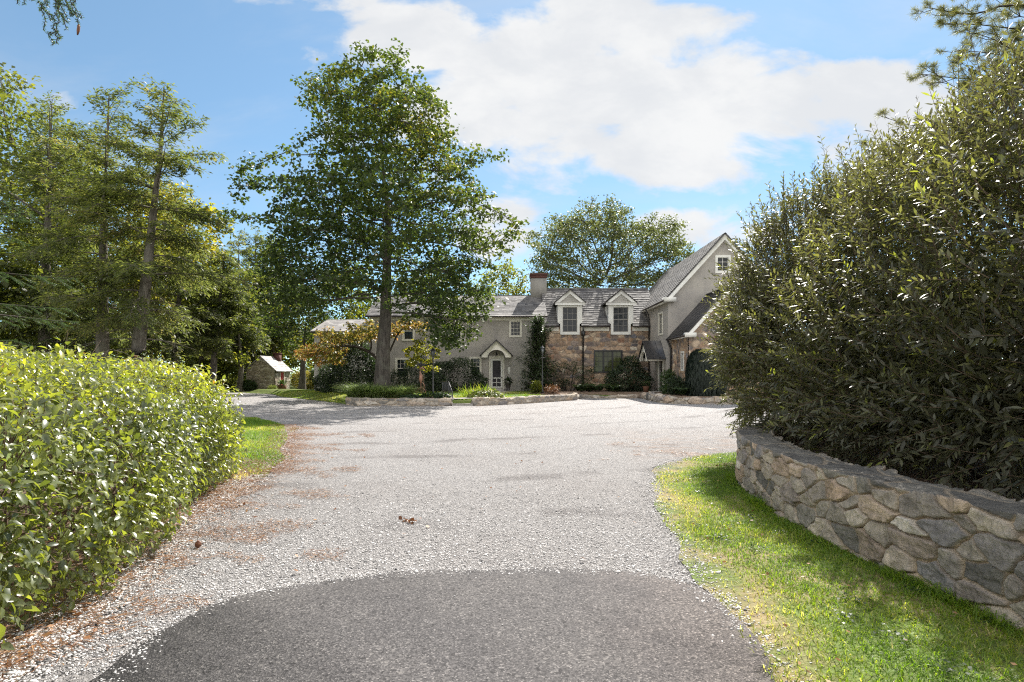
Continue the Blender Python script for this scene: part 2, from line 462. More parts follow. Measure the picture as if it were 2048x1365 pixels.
# ------------------------------------------------------------------ materials
def gravel_material():
    m, nb = new_mat('gravel'); p = nb.pos()
    wn = nb('ShaderNodeTexNoise', {'Vector': p, 'Scale': 9.0, 'Detail': 2}).outputs[1]
    pw = nb('ShaderNodeVectorMath', {0: p, 1: wn}, operation='ADD').outputs[0]
    def vor(scale, feature='F1'):
        return nb('ShaderNodeTexVoronoi', {'Vector': nb.scale(pw, (1, 1, .6)), 'Scale': scale, 'Randomness': 1.0}, feature=feature)
    v1 = vor(40); v2 = vor(85)
    rs = nb('ShaderNodeSeparateColor', {0: v1.outputs['Color']})
    stone = nb.ramp(rs.outputs[0], [(0, (.07, .069, .072)), (.16, (.155, .15, .151)), (.34, (.335, .32, .316)), (.65, (.475, .454, .447)), (.9, (.62, .597, .588)), (1, (.76, .74, .73))])
    rs2 = nb('ShaderNodeSeparateColor', {0: v2.outputs['Color']})
    fine = nb.ramp(rs2.outputs[1], [(0, (.24, .225, .22)), (.5, (.46, .437, .427)), (1, (.66, .632, .615))])
    c = nb.mix(nb.remap(v1.outputs['Distance'], .35, .62), stone, fine)
    gap = nb.remap(v1.outputs['Distance'], .52, .72)
    c = nb.mix(nb.math('MULTIPLY', gap, .6), c, (.13, .12, .115))
    # compacted wheel tracks, sweeping arcs on the forecourt
    big = nb.noise(p, .35, 4, .55)
    c = nb.mix(nb.remap(big, .40, .66, 0, .35), c, nb.mix(1.0, c, (.82, .78, .76), 'MULTIPLY'))
    dist = nb('ShaderNodeVectorMath', {0: p, 1: (-7.0, 34.0, 0)}, operation='DISTANCE').outputs['Value']
    ring = nb.math('SINE', nb.math('MULTIPLY_ADD', dist, 2.6, nb.math('MULTIPLY', nb.noise(p, .25, 2), 5.0)))
    trk = nb.math('MULTIPLY', nb.remap(ring, .72, 1.0), nb.remap(nb.noise(p, .9, 3), .42, .62))
    c = nb.mix(nb.math('MULTIPLY', trk, .65), c, nb.mix(1.0, c, (.52, .50, .50), 'MULTIPLY'))
    sp = nb('ShaderNodeSeparateXYZ', {0: p})
    # earth and fallen needles working into the left margin
    edge = nb.math('ADD', nb.math('MULTIPLY', sp.outputs[0], -1.0), nb.math('MULTIPLY', sp.outputs[1], -.21))
    e = nb.remap(edge, .95, 2.5)
    nd = nb.noise(nb.scale(p, (1.3, 3.2, 1), rot=(0, 0, .3)), 1.5, 6, .62, .5)
    far = nb.remap(sp.outputs[1], 13, 19, 1, 0)
    lit = nb.math('MULTIPLY', nb.math('MULTIPLY', nb.remap(nd, .48, .62), e), far)
    nee = nb.ramp(nb.noise(p, 60, 3), [(.3, (.20, .09, .04)), (.55, (.42, .22, .10)), (.75, (.50, .33, .19))])
    c = nb.mix(nb.math('MULTIPLY', lit, .38), c, nee)
    rt = nb.math('MULTIPLY', nb.remap(sp.outputs[0], 1.6, 3.6), nb.math('MULTIPLY', nb.remap(sp.outputs[1], 9, 11), nb.remap(sp.outputs[1], 13, 17, 1, 0)))
    c = nb.mix(nb.math('MULTIPLY', nb.math('MULTIPLY', nb.remap(nd, .44, .62), rt), .3), c, nee)
    h = nb.math('ADD', nb.math('MULTIPLY', v1.outputs['Distance'], -1.0), nb.math('MULTIPLY', v2.outputs['Distance'], -.4))
    nor = nb.bump(h, 1.0, .016)
    return finish(m, nb, principled(nb, c, .8, .25, 0, nor))

def asphalt_material():
    m, nb = new_mat('asphalt'); p = nb.pos()
    v = nb('ShaderNodeTexVoronoi', {'Vector': p, 'Scale': 120.0})
    v2 = nb('ShaderNodeTexVoronoi', {'Vector': p, 'Scale': 55.0})
    r = nb('ShaderNodeSeparateColor', {0: v.outputs['Color']}).outputs[0]
    r2 = nb('ShaderNodeSeparateColor', {0: v2.outputs['Color']}).outputs[1]
    c = nb.ramp(r, [(0, (.034, .033, .034)), (.45, (.068, .065, .066)), (.8, (.094, .09, .09)), (.94, (.13, .124, .122)), (1, (.20, .19, .185))])
    c = nb.mix(nb.remap(r2, .975, .99, 0, .35), c, (.22, .21, .20))
    c = nb.mix(nb.remap(r2, .02, .07, .7, 0), c, (.022, .021, .022))
    big = nb.noise(p, .9, 5, .6)
    c = nb.mix(1.0, c, nb.ramp(big, [(.3, (.78, .77, .79)), (.7, (1.28, 1.25, 1.22))]), 'MULTIPLY')
    sp = nb('ShaderNodeSeparateXYZ', {0: p})
    wear = nb.remap(nb.math('ADD', sp.outputs[0], nb.math('MULTIPLY', nb.noise(p, 1.6, 3), .8)), .7, 1.7)
    c = nb.mix(nb.math('MULTIPLY', wear, .5), c, nb.mix(1.0, c, (1.9, 1.75, 1.65), 'MULTIPLY'))
    # crack running along the margin
    wv = nb('ShaderNodeTexVoronoi', {'Vector': nb.scale(nb('ShaderNodeVectorMath', {0: p, 1: nb('ShaderNodeTexNoise', {'Vector': p, 'Scale': 6.0, 'Detail': 4}).outputs[1]}, operation='ADD').outputs[0], (.9, .9, 0)), 'Scale': .8}, feature='DISTANCE_TO_EDGE')
    cr = nb.math('MULTIPLY', nb.remap(wv.outputs[0], .0, .006, 1, 0), nb.remap(nb.math('ABSOLUTE', sp.outputs[0]), .9, 1.3))
    c = nb.mix(nb.math('MULTIPLY', cr, .8), c, (.02, .02, .02))
    nor = nb.bump(nb.math('ADD', v.outputs['Distance'], nb.math('MULTIPLY', v2.outputs['Distance'], .8)), .5, .005)
    return finish(m, nb, principled(nb, c, .85, .2, 0, nor))

def lawn_material(name, dry=0.4, green=(.11, .15, .035)):
    m, nb = new_mat(name); p = nb.pos()
    n1 = nb.noise(p, 1.1, 5, .6); n2 = nb.noise(p, 30, 3, .6); n3 = nb.noise(p, 9, 4, .65)
    g = nb.ramp(n2, [(.25, tuple(x*.45 for x in green)), (.5, green), (.75, tuple(x*1.5 for x in green))])
    d = nb.ramp(n3, [(.25, (.13, .09, .05)), (.5, (.26, .20, .11)), (.8, (.38, .32, .20))])
    c = nb.mix(nb.remap(n1, .62 - dry*.4, .80 - dry*.35), g, d)
    return finish(m, nb, principled(nb, c, .85, .2, 0, nb.bump(n2, .8, .03)))

def mulch_material():
    m, nb = new_mat('mulch'); p = nb.pos()
    n = nb.noise(nb.scale(p, (1, 2.2, 1)), 34, 5, .7, .6)
    v = nb('ShaderNodeTexVoronoi', {'Vector': nb.scale(p, (1, 2, 1)), 'Scale': 40.0})
    c = nb.ramp(n, [(.28, (.08, .058, .045)), (.45, (.20, .145, .11)), (.62, (.33, .25, .19)), (.8, (.46, .38, .31))])
    c = nb.mix(.35, c, nb.mix(.6, v.outputs['Color'], (.8, .7, .6)), 'MULTIPLY')
    return finish(m, nb, principled(nb, c, .9, .15, 0, nb.bump(n, 1.0, .03)))

def stone_material(name, stops, mortar, nscale=7.0, bump=.5):
    m, nb = new_mat(name); p = nb.pos(); t = nb.attr('tint'); mo = nb.attr('mortar')
    c = nb.ramp(t, stops)
    n = nb.noise(p, nscale, 7, .66, .3); n2 = nb.noise(nb.scale(p, (1, 1, 2.5)), nscale*4.5, 5, .7)
    c = nb.mix(1.0, c, nb.ramp(n, [(.25, (.42, .41, .42)), (.5, (.95, .94, .93)), (.75, (1.5, 1.46, 1.38))]), 'MULTIPLY')
    c = nb.mix(nb.remap(n2, .58, .72, 0, .45), c, (.42, .41, .38))
    c = nb.mix(nb.remap(n2, .28, .42, .55, 0), c, nb.mix(1.0, c, (.45, .43, .42), 'MULTIPLY'))
    mc = nb.mix(1.0, mortar, nb.ramp(nb.noise(p, nscale*3, 5, .6), [(.3, (.72, .70, .68)), (.7, (1.15, 1.14, 1.12))]), 'MULTIPLY')
    c = nb.mix(mo, c, mc)
    h = nb.math('ADD', n, nb.math('MULTIPLY', n2, .5))
    return finish(m, nb, principled(nb, c, .85, .25, 0, nb.bump(h, bump, .03)))

def bark_material(name, a, b, sc=9):
    m, nb = new_mat(name); p = nb.pos()
    n = nb.noise(nb.scale(p, (1, 1, .16)), sc, 6, .68, .8)
    n2 = nb.noise(p, sc*.25, 4)
    c = nb.ramp(n, [(.3, a), (.62, b), (.8, tuple(min(1, x*1.5) for x in b))])
    c = nb.mix(nb.remap(n2, .5, .7, 0, .35), c, (.20, .20, .16))
    return finish(m, nb, principled(nb, c, .9, .15, 0, nb.bump(n, 1.0, .06)))

def slate_material(name, stops, rough=.55):
    m, nb = new_mat(name); p = nb.pos()
    c = nb.ramp(nb.attr('tint'), stops)
    n = nb.noise(p, 9, 5, .6); n2 = nb.noise(p, .7, 4, .6)
    c = nb.mix(1.0, c, nb.ramp(n, [(.3, (.75, .75, .76)), (.7, (1.18, 1.17, 1.15))]), 'MULTIPLY')
    c = nb.mix(1.0, c, nb.ramp(n2, [(.3, (.86, .86, .88)), (.7, (1.12, 1.1, 1.08))]), 'MULTIPLY')
    return finish(m, nb, principled(nb, c, rough, .4, 0, nb.bump(n, .4, .01)))

def stucco_material(name, base):
    m, nb = new_mat(name); p = nb.pos()
    n = nb.noise(p, 1.2, 6, .62); n2 = nb.noise(p, 26, 4, .7); st = nb.noise(nb.scale(p, (3, 3, .25)), 1.4, 4, .6)
    c = nb.mix(1.0, base, nb.ramp(n, [(.3, (.82, .82, .84)), (.7, (1.13, 1.12, 1.09))]), 'MULTIPLY')
    c = nb.mix(nb.remap(st, .55, .75, 0, .22), c, tuple(x*.6 for x in base))
    return finish(m, nb, principled(nb, c, .92, .15, 0, nb.bump(n2, .55, .015)))

def glass_material(name, tint=(.012, .014, .016), rough=.03, spec=.28):
    m, nb = new_mat(name); p = nb.pos()
    n = nb.noise(nb.scale(p, (1, 1, .5)), .9, 4, .6); w = nb.noise(p, 1.7, 2)
    c = nb.ramp(n, [(.35, tint), (.6, tuple(x*2.6 for x in tint)), (.75, tuple(x*5 for x in tint))])
    return finish(m, nb, principled(nb, c, rough, spec, 0, nb.bump(w, .06, .03)))

M = {}
M['gravel'] = gravel_material(); M['asphalt'] = asphalt_material(); M['mulch'] = mulch_material()
M['lawn'] = lawn_material('lawn', .5); M['lawn_green'] = lawn_material('island_turf', .25, (.13, .17, .04))
M['wood_floor'] = lawn_material('woodland_floor', .35, (.05, .075, .025))
warm_stone = [(0, (.11, .10, .098)), (.10, (.36, .24, .16)), (.22, (.155, .14, .145)), (.36, (.48, .335, .22)), (.48, (.28, .155, .105)), (.6, (.60, .47, .34)), (.7, (.32, .21, .135)), (.82, (.18, .175, .195)), (.9, (.42, .29, .19)), (1, (.68, .60, .49))]
M['house_stone'] = stone_material('house_fieldstone', warm_stone, (.30, .25, .20), 4.0)
M['wall_stone'] = stone_material('garden_fieldstone', [(0, (.12, .115, .11)), (.08, (.17, .162, .15)), (.18, (.26, .242, .215)), (.32, (.42, .375, .315)), (.46, (.28, .25, .225)), (.6, (.48, .42, .34)), (.72, (.24, .23, .23)), (.86, (.42, .32, .24)), (1, (.55, .51, .45))], (.50, .41, .305), 7.0, 1.2)
M['shed_stone'] = stone_material('shed_fieldstone', [(0, (.20, .17, .13)), (.4, (.30, .25, .19)), (.7, (.40, .35, .28)), (1, (.52, .48, .42))], (.36, .32, .27))
M['stucco'] = stucco_material('taupe_stucco', (.40, .37, .34))
M['stucco_light'] = stucco_material('chimney_render', (.29, .275, .25))
M['siding'] = plain('pale_siding', (.52, .49, .45), .6, .3, .08)
M['white'] = plain('white_paint', (.76, .74, .69), .5, .4, .07, 2.0)
M['cream'] = plain('cream_paint', (.72, .68, .59), .5, .4, .07, 2.0)
M['black_metal'] = plain('black_metal', (.025, .024, .024), .4, .5, .2, 4.0)
M['bronze'] = plain('brown_gutter', (.045, .034, .03), .45, .5, .2, 4.0)
M['slate'] = slate_material('grey_slate', [(0, (.085, .08, .08)), (.3, (.125, .12, .118)), (.6, (.16, .153, .148)), (1, (.215, .205, .196))], .75)
M['slate_pale'] = slate_material('pale_slate', [(0, (.24, .225, .22)), (.5, (.32, .305, .295)), (1, (.42, .40, .385))], .65)
M['metal_roof'] = plain('dark_metal_roof', (.085, .08, .08), .38, .5, .12, 2.0, metal=.3)
M['brick'] = plain('red_brick', (.13, .062, .052), .85, .2, .25, 14, .4)
M['red_door'] = plain('red_paint', (.42, .04, .05), .5, .4, .1)
M['glass'] = glass_material('window_glass')
M['glass_refl'] = glass_material('casement_glass', (.03, .034, .012), .05, .3)  # reflected greenery is painted into the pane colour
M['screen'] = plain('door_screen', (.05, .045, .05), .7, .3, .3, 2)
M['grey_metal'] = plain('grey_metal', (.075, .075, .08), .45, .5, .15, 5, metal=.4)
M['copper'] = plain('rusted_copper', (.38, .20, .14), .55, .4, .25, 9, metal=.2)
M['urn'] = plain('dark_ceramic', (.05, .042, .04), .4, .5, .2)
M['terracotta'] = plain('brown_wood_tub', (.16, .08, .05), .8, .2, .2)
M['flag'] = plain('flagstone', (.40, .37, .34), .85, .2, .25, 5, .3)
M['lamp_glass'] = plain('lantern_glass', (.16, .17, .18), .1, .5, .1)
M['bark'] = bark_material('maple_bark', (.035, .03, .027), (.13, .115, .10))
M['bark_hem'] = bark_material('hemlock_bark', (.06, .05, .042), (.20, .175, .15))
M['twig'] = plain('brown_twig', (.14, .10, .07), .8, .2, .2)
M['twig_dark'] = plain('dark_twig', (.05, .04, .033), .85, .2, .2)
G = lambda *a: list(a)
M['lf_maple'] = leaf_mat('maple_leaf', [(0, (.035, .055, .022)), (.55, (.062, .088, .03)), (.85, (.11, .125, .033)), (.96, (.19, .16, .03)), (1, (.28, .15, .03))], (2.3, 2.3, .9), .46, .5, .4)
M['lf_dogwood'] = leaf_mat('dogwood_leaf', [(0, (.12, .15, .04)), (.45, (.24, .22, .05)), (.75, (.34, .19, .08)), (1, (.36, .13, .08))], (2.0, 1.7, 1.2), .5)
M['lf_yellow'] = leaf_mat('yellow_green_leaf', [(0, (.085, .105, .025)), (.6, (.15, .165, .035)), (1, (.26, .23, .04))], (2.5, 2.4, .9), .55)
M['lf_wood'] = leaf_mat('woodland_leaf', [(0, (.06, .078, .025)), (.6, (.105, .122, .035)), (1, (.19, .18, .04))], (2.5, 2.4, .9), .55)
M['lf_locust'] = leaf_mat('locust_leaf', [(0, (.065, .078, .042)), (.7, (.10, .115, .06)), (1, (.15, .155, .07))], (2.2, 2.2, 1.1), .5)
M['lf_hemlock'] = leaf_mat('hemlock_spray', [(0, (.055, .07, .031)), (.5, (.098, .115, .05)), (.9, (.155, .162, .064)), (1, (.21, .175, .10))], (2.2, 2.3, 1.0), .5, .5)
M['lf_spruce'] = leaf_mat('spruce_needle', [(0, (.035, .07, .025)), (.6, (.075, .13, .04)), (1, (.15, .19, .055))], (1.6, 1.7, 1.0), .3, .45)
M['lf_pine'] = leaf_mat('pine_needle', [(0, (.08, .095, .04)), (.7, (.16, .17, .06)), (1, (.26, .23, .08))], (1.9, 1.8, .9), .4, .45)
M['lf_shrub'] = leaf_mat('willowleaf', [(0, (.062, .063, .044)), (.5, (.112, .114, .068)), (.85, (.175, .18, .075)), (1, (.27, .30, .065))], (1.9, 1.9, .8), .42, .42, .55)
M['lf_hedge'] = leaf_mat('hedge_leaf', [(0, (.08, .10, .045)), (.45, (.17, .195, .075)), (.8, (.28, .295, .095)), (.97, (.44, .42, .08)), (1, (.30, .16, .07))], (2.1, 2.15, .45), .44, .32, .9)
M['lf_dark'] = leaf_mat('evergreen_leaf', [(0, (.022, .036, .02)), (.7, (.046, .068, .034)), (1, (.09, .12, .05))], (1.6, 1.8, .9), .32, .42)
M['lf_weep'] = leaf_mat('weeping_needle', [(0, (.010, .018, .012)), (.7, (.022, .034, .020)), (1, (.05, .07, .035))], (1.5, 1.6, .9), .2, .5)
M['lf_fern'] = leaf_mat('fern_leaf', [(0, (.03, .055, .022)), (.7, (.055, .09, .033)), (1, (.10, .14, .045))], (1.7, 1.9, .9), .4)
M['lf_hosta'] = leaf_mat('hosta_leaf', [(0, (.10, .13, .03)), (.6, (.18, .21, .06)), (1, (.36, .34, .18))], (1.8, 1.9, .9), .4)
M['grass'] = leaf_mat('grass_blade', [(0, (.08, .15, .018)), (.5, (.17, .25, .03)), (.8, (.30, .31, .06)), (1, (.54, .46, .26))], (2.1, 2.2, .7), .48, .5)
M['lf_liriope'] = leaf_mat('liriope_blade', [(0, (.11, .16, .06)), (.6, (.20, .26, .11)), (1, (.38, .42, .22))], (1.8, 1.9, 1.0), .42, .45)
M['dead'] = leaf_mat('dead_leaf', [(0, (.14, .06, .03)), (.6, (.28, .13, .055)), (1, (.42, .25, .12))], (1.3, 1.2, 1.0), .2)
M['cone'] = plain('cone_scales', (.20, .085, .05), .7, .3, .3, 30)
# ------------------------------------------------------------------ ground
o = sheet('ground', [(-400, -60), (400, -60), (400, 700), (-400, 700)], -0.03, M['wood_floor'], smooth=False); tag(o, kind='structure')
gravel_poly = [(-3.6, 1.0), (-3.7, 3.0), (-4.1, 4.4), (-4.5, 6), (-4.8, 8), (-5.0, 9.0), (-5.2, 10.2), (-6.0, 11.5), (-6.6, 13.5), (-8, 16.5), (-10.8, 19.5), (-15, 22.5),
               (-24, 25.5), (-30, 33), (-30, 44.2), (-18, 44.5), (-12, 43), (-6, 36), (0, 37), (8, 37), (12, 33), (20, 33), (22, 13), (10, 11.7), (6, 11.2), (4.8, 10.9), (3.6, 10.1), (2.7, 8.9), (2.35, 7.8), (2.0, 6.2), (1.85, 4.5), (1.8, 2), (1.8, 1.0)]
sheet('gravel_drive', gravel_poly, 0.0, M['gravel'], .06, .12)
sheet('asphalt_drive', [(-2.0, -2), (-2.05, 1.5), (-2.08, 2.94), (-2.17, 3.4), (-2.1, 3.85), (-1.72, 4.2), (-1.25, 4.4), (-.49, 4.54), (.7, 4.56), (1.15, 4.46), (1.38, 4.1), (1.42, 3.5), (1.38, 2.9), (1.36, 1.5), (1.36, -2)], .018, M['asphalt'], .032, .03, skirt=.03)
lawn_poly = [(1.30, -1.0), (1.33, 2.94), (1.40, 3.6), (1.48, 4.5), (1.62, 6.17), (2.0, 8.1), (2.55, 9.6), (3.3, 10.6), (4.57, 11.35), (6, 11.6), (6.5, 11), (4.5, 10.1), (3.6, 9), (3.3, 7.6), (3.15, 6), (3.15, 4.75), (3.3, 3.5), (3.3, -1)]
sheet('lawn', lawn_poly, .010, M['lawn'], .05, .08)
mulch_poly = [(-2.55, 1.0), (-2.62, 3.0), (-3.0, 4.3), (-3.42, 5.9), (-3.72, 7.6), (-4.05, 8.8), (-4.4, 10.2), (-7, 10.6), (-7, 1.0)]
sheet('mulch_bed', mulch_poly, .012, M['mulch'], .07, .1)
verge_poly = [(-4.0, 8.7), (-3.95, 9.5), (-4.15, 10.4), (-4.75, 11.6), (-5.35, 13.6), (-6.9, 17.2), (-10, 20.8), (-14, 23.8), (-24, 26.8), (-32, 27), (-32, 10), (-8, 9.5), (-5.5, 9.2)]
sheet('grass_verge', verge_poly, .008, M['lawn_green'], .12, .12)
sheet('shed_lawn', [(-40, 44.4), (-30, 44.1), (-18, 44.4), (-14, 43), (-13, 60), (-40, 62)], .02, M['lawn_green'], .12, .3)
sheet('planting_soil', [(3.35, -1), (3.3, 4.7), (3.2, 6), (3.45, 7.6), (3.9, 8.8), (4.6, 9.7), (6, 10.1), (9, 10.3), (9, -1)], .50, M['mulch'], 0, .15)

# raised island lawn in front of the house
front = smooth_line([(-20.5, 43.6), (-17.6, 41.6), (-15, 37.0), (-11.8, 33.1), (-9.2, 29.8), (-8.25, 28.45), (-7.3, 27.35), (-5.5, 27.15), (-2.85, 27.1), (-1.8, 27.4), (.2, 28.9), (2.0, 30.9), (3.4, 32.6), (4.3, 34.9), (8, 35.1), (8.0, 31.5), (8.3, 29.2), (9.6, 28.7), (12, 28.7), (14, 28.7)], .4)
nv = 14; VV = []
edge_z = lambda x: .02 + .24 * float(sstep(np.array(x), -9.5, -7.3)) - .12 * float(sstep(np.array(x), 3.2, 4.2))
for p in front:
    ye = max(40.4, p[1] + .8)
    VV.append((p[0], p[1], -.06))
    for k in range(nv):
        t = (k / (nv - 1))**1.5
        z0 = edge_z(p[0]); z1 = .30
        xb = p[0] + (3.0 * t if p[0] < -13 else 0)
        VV.append((xb, p[1] + (ye - p[1])*t, z0 + (z1 - z0)*float(sstep(np.array(t), 0, .35))))
lp, st = grid_faces(len(front), nv + 1)
lp = lp.reshape(-1, 4)[:, ::-1].ravel()
tag(mesh_np('island_lawn', VV, lp, st, M['lawn_green'], smooth=True), kind='structure')
def soil(name, pts, z): 
    sheet(name, pts, z, M['mulch'], .08, .2, skirt=.3)
soil('flower_bed', [(1.2, 33.6), (2.6, 32.6), (3.3, 33.2), (4.2, 35.4), (7.6, 35.5), (8.4, 31.0), (8.9, 29.3), (14, 29.2), (14, 32.5), (10, 36.5), (9.6, 40), (2.4, 40), (2.0, 37), (.9, 35.2)], .335)
soil('maple_bed', [(-8.8, 30.4), (-7.4, 28.2), (-5, 27.6), (-3.2, 27.7), (-3.4, 29), (-4.5, 30.5), (-6.5, 31.5)], .325)
sheet('garden_path', [(-2.8, 27.75), (-1.95, 27.85), (-.6, 32), (-.5, 38.4), (-1.7, 38.4), (-1.9, 32)], .32, M['flag'], .06, .25)

# ------------------------------------------------------------------ garden walls
t = thing('garden_wall', 'curved fieldstone wall with grey coping beside the right lawn', 'wall', (3.1, 5, 0))
def wall_h(s): return .70 + .02*np.sin(s*.9)
stone_sweep('stonework', [(3.16, .6), (3.16, 2.2), (3.13, 3.5), (3.0, 4.75), (2.95, 6.0), (3.12, 7.5), (3.42, 8.55), (4.05, 9.45), (5.1, 10.0), (7.5, 10.2)], wall_h, .42, M['wall_stone'], t, .29, .165, .008, 31, .055, cap_su=.7, hvar=.006)
t = thing('retaining_wall', 'low stone retaining wall below the maple, ending at the steps', 'wall', (-5, 26.9, 0))
stone_sweep('stonework', [(-2.85, 28.2), (-2.82, 27.3), (-3.0, 26.95), (-3.6, 26.87), (-5, 26.85), (-6.6, 26.85), (-7.3, 27.0), (-8.2, 28.1)], .33, .35, M['wall_stone'], t, .55, .14, .03, 41, .05, hvar=.015)
t = thing('retaining_wall', 'low stone retaining wall right of the steps, below the hostas', 'wall', (1, 30, 0))
stone_sweep('stonework', [(3.5, 33.6), (3.75, 32.8), (3.4, 32.3), (2.0, 30.6), (.2, 28.6), (-1.2, 27.45), (-1.75, 27.2), (-1.9, 27.4), (-1.88, 28.2)], .32, .35, M['wall_stone'], t, .5, .15, .03, 43, .05, hvar=.02)
t = thing('stone_edging', 'flat stone edging along the bed under the stone house wall', 'edging', (6, 35, 0))
stone_sweep('stonework', [(8.1, 35.3), (7.7, 35.0), (6, 34.85), (4.4, 34.75), (3.9, 33.8)], .16, .3, M['wall_stone'], t, .5, .2, .035, 45, .05, hvar=.03)
t = thing('stone_edging', 'rough rock edging curving round the bed below the weeping evergreen', 'edging', (9, 28.5, 0))
stone_sweep('stonework', [(15, 28.5), (13, 28.4), (11.4, 28.45), (9.6, 28.4), (8.3, 28.75), (7.8, 29.8), (7.75, 31.5), (7.95, 34.9)], .26, .38, M['wall_stone'], t, .55, .3, .03, 47, .10, hvar=.05)
t = thing('garden_steps', 'three stone steps between the two low retaining walls', 'steps', (-2.35, 27.3, 0))
for i in range(3):
    mb = MB(); y0 = 26.95 + i*.42; z1 = .12 + .105*i
    n_ = SN(90 + i, 1, 3, 3); xs_ = np.linspace(-2.84, -1.86, 9)
    pts = [(x, y0 + .03*n_(x), z1 - .105 if i else -.02) for x in xs_] + [(x, y0 + .5, z1 - .105 if i else -.02) for x in xs_[::-1]]
    mb.prism(pts, (0, 0, .105 if i else .14)); mb.build('step', M['flag'], t)

# ------------------------------------------------------------------ farmhouse
def frame(origin, u, n):
    o_ = np.array(origin, float); u = np.array(u, float); n = np.array(n, float)
    return lambda x, d, z: o_ + u*x + n*d + np.array([0, 0, z])
def obox(mb, L, a, b, t=.5):
    x0, d0, z0 = a; x1, d1, z1 = b
    P = [L(x0,d0,z0),L(x1,d0,z0),L(x1,d1,z0),L(x0,d1,z0),L(x0,d0,z1),L(x1,d0,z1),L(x1,d1,z1),L(x0,d1,z1)]
    for f in ((0,3,2,1),(4,5,6,7),(0,1,5,4),(1,2,6,5),(2,3,7,6),(3,0,4,7)): mb.quad(*[P[i] for i in f], t=t)
def poly_wall(mb, L, outer, holes=(), depth=.16):
    loops = [list(outer)] + [[(x0, z0), (x1, z0), (x1, z1), (x0, z1)] for x0, x1, z0, z1 in holes]
    flat = [p for l in loops for p in l]
    for tri in tessellate_polygon([[Vector((x, z, 0)) for x, z in l] for l in loops]):
        mb.quad(*[L(flat[i][0], 0, flat[i][1]) for i in tri])
    for l in loops[1:]:
        for i in range(len(l)):
            a, b = l[i], l[(i+1) % len(l)]
            mb.quad(L(a[0], 0, a[1]), L(b[0], 0, b[1]), L(b[0], -depth, b[1]), L(a[0], -depth, a[1]))
def window(parent, L, x0, x1, z0, z1, cols, rows, cw=.10, mat='white', split=False, sill=True, proud=.035, name='window', glass='glass', mw=.022, sash_mat=None, heavy=0):
    mb = MB()
    for a, b in (((x0-cw, 0.003, z0-(0 if sill else cw)), (x0+.02, proud, z1+cw)), ((x1-.02, 0.003, z0-(0 if sill else cw)), (x1+cw, proud, z1+cw))): obox(mb, L, a, b)
    obox(mb, L, (x0+.02, 0.003, z1-.02), (x1-.02, proud-.003, z1+cw-.003))
    if not sill: obox(mb, L, (x0+.02, 0.003, z0-cw+.003), (x1-.02, proud-.003, z0+.02))
    w = mb.build(name, M[mat], parent)
    sb = MB(); d0, d1 = -.09, -.045; s = .045
    obox(sb, L, (x0+.001, d0, z0+.001), (x0+s, d1, z1-.001)); obox(sb, L, (x1-s, d0, z0+.001), (x1-.001, d1, z1-.001))
    obox(sb, L, (x0+s, d0, z0+.001), (x1-s, d1-.002, z0+s)); obox(sb, L, (x0+s, d0, z1-s), (x1-s, d1-.002, z1-.001))
    zm = (z0+z1)/2
    if split: obox(sb, L, (x0+s, d0, zm-.03), (x1-s, d1+.01, zm+.03))
    for k in range(1, cols):
        x = x0 + (x1-x0)*k/cols
        hw = heavy/2 if heavy else mw/2
        obox(sb, L, (x-hw, d0+.01, (zm if split == 'top' else z0+s)), (x+hw, d1-.01, z1-s))
    for k in range(1, rows):
        z = (zm + (z1-zm)*k/rows) if split == 'top' else z0 + (z1-z0)*k/rows
        obox(sb, L, (x0+s, d0+.012, z-mw/2), (x1-s, d1-.012, z+mw/2))
    sb.build('sash', M[sash_mat or mat], w)
    g = MB(); g.quad(L(x0, -.08, z0), L(x1, -.08, z0), L(x1, -.08, z1), L(x0, -.08, z1)); g.build('pane', M[glass], w)
    if sill:
        b = MB(); obox(b, L, (x0-cw-.03, .003, z0-.09), (x1+cw+.03, proud+.05, z0-.001)); b.build('sill', M[mat], w)
    return w
def slates(mb, e0, e1, up, length, course=.24, tile=.30, lift=.02, seed=0):
    """courses of slates: e0->e1 eave line, up = unit vector up the slope"""
    e0 = np.array(e0, float); e1 = np.array(e1, float); up = nrm(np.array(up, float)); d = e1 - e0; W = np.linalg.norm(d); d /= W
    n = np.cross(d, up); n = n if n[2] > 0 else -n
    r = np.random.default_rng(seed); rows = int(math.ceil(length/course))
    for i in range(rows):
        s0 = i*course; s1 = min(length, (i+1)*course + .03); x = -r.uniform(0, tile)
        while x < W:
            w = tile * r.uniform(.6, 1.4); a = max(0, x) ; b = min(W, x + w - .006); x += w
            if b - a < .02: continue
            j = r.uniform(-.012, .012); l = lift * r.uniform(.8, 1.5)
            A = e0 + d*a + up*(s0 + j) + n*l; B = e0 + d*b + up*(s0 + j) + n*l
            C = e0 + d*b + up*s1 + n*.002; D = e0 + d*a + up*s1 + n*.002
            t = r.uniform(0, 1)
            mb.quad(A, B, C, D, t=t); mb.quad(A - n*l*.95, B - n*l*.95, B, A, t=t*.5)
def plane4(mb, e0, e1, up, length, t=.5, thick=.10):
    e0 = Vector(e0); e1 = Vector(e1); u = Vector(up).normalized()*length
    n = (e1 - e0).cross(u).normalized(); n = n if n.z > 0 else -n
    mb.prism([e0, e1, e1 + u, e0 + u], -n*thick, t)

H = thing('farmhouse', 'large taupe stucco and fieldstone farmhouse with slate roofs across the forecourt', 'house', (0, 42, .3))
FY = 40.0
Ls = frame((0, FY, 0), (1, 0, 0), (0, -1, 0))
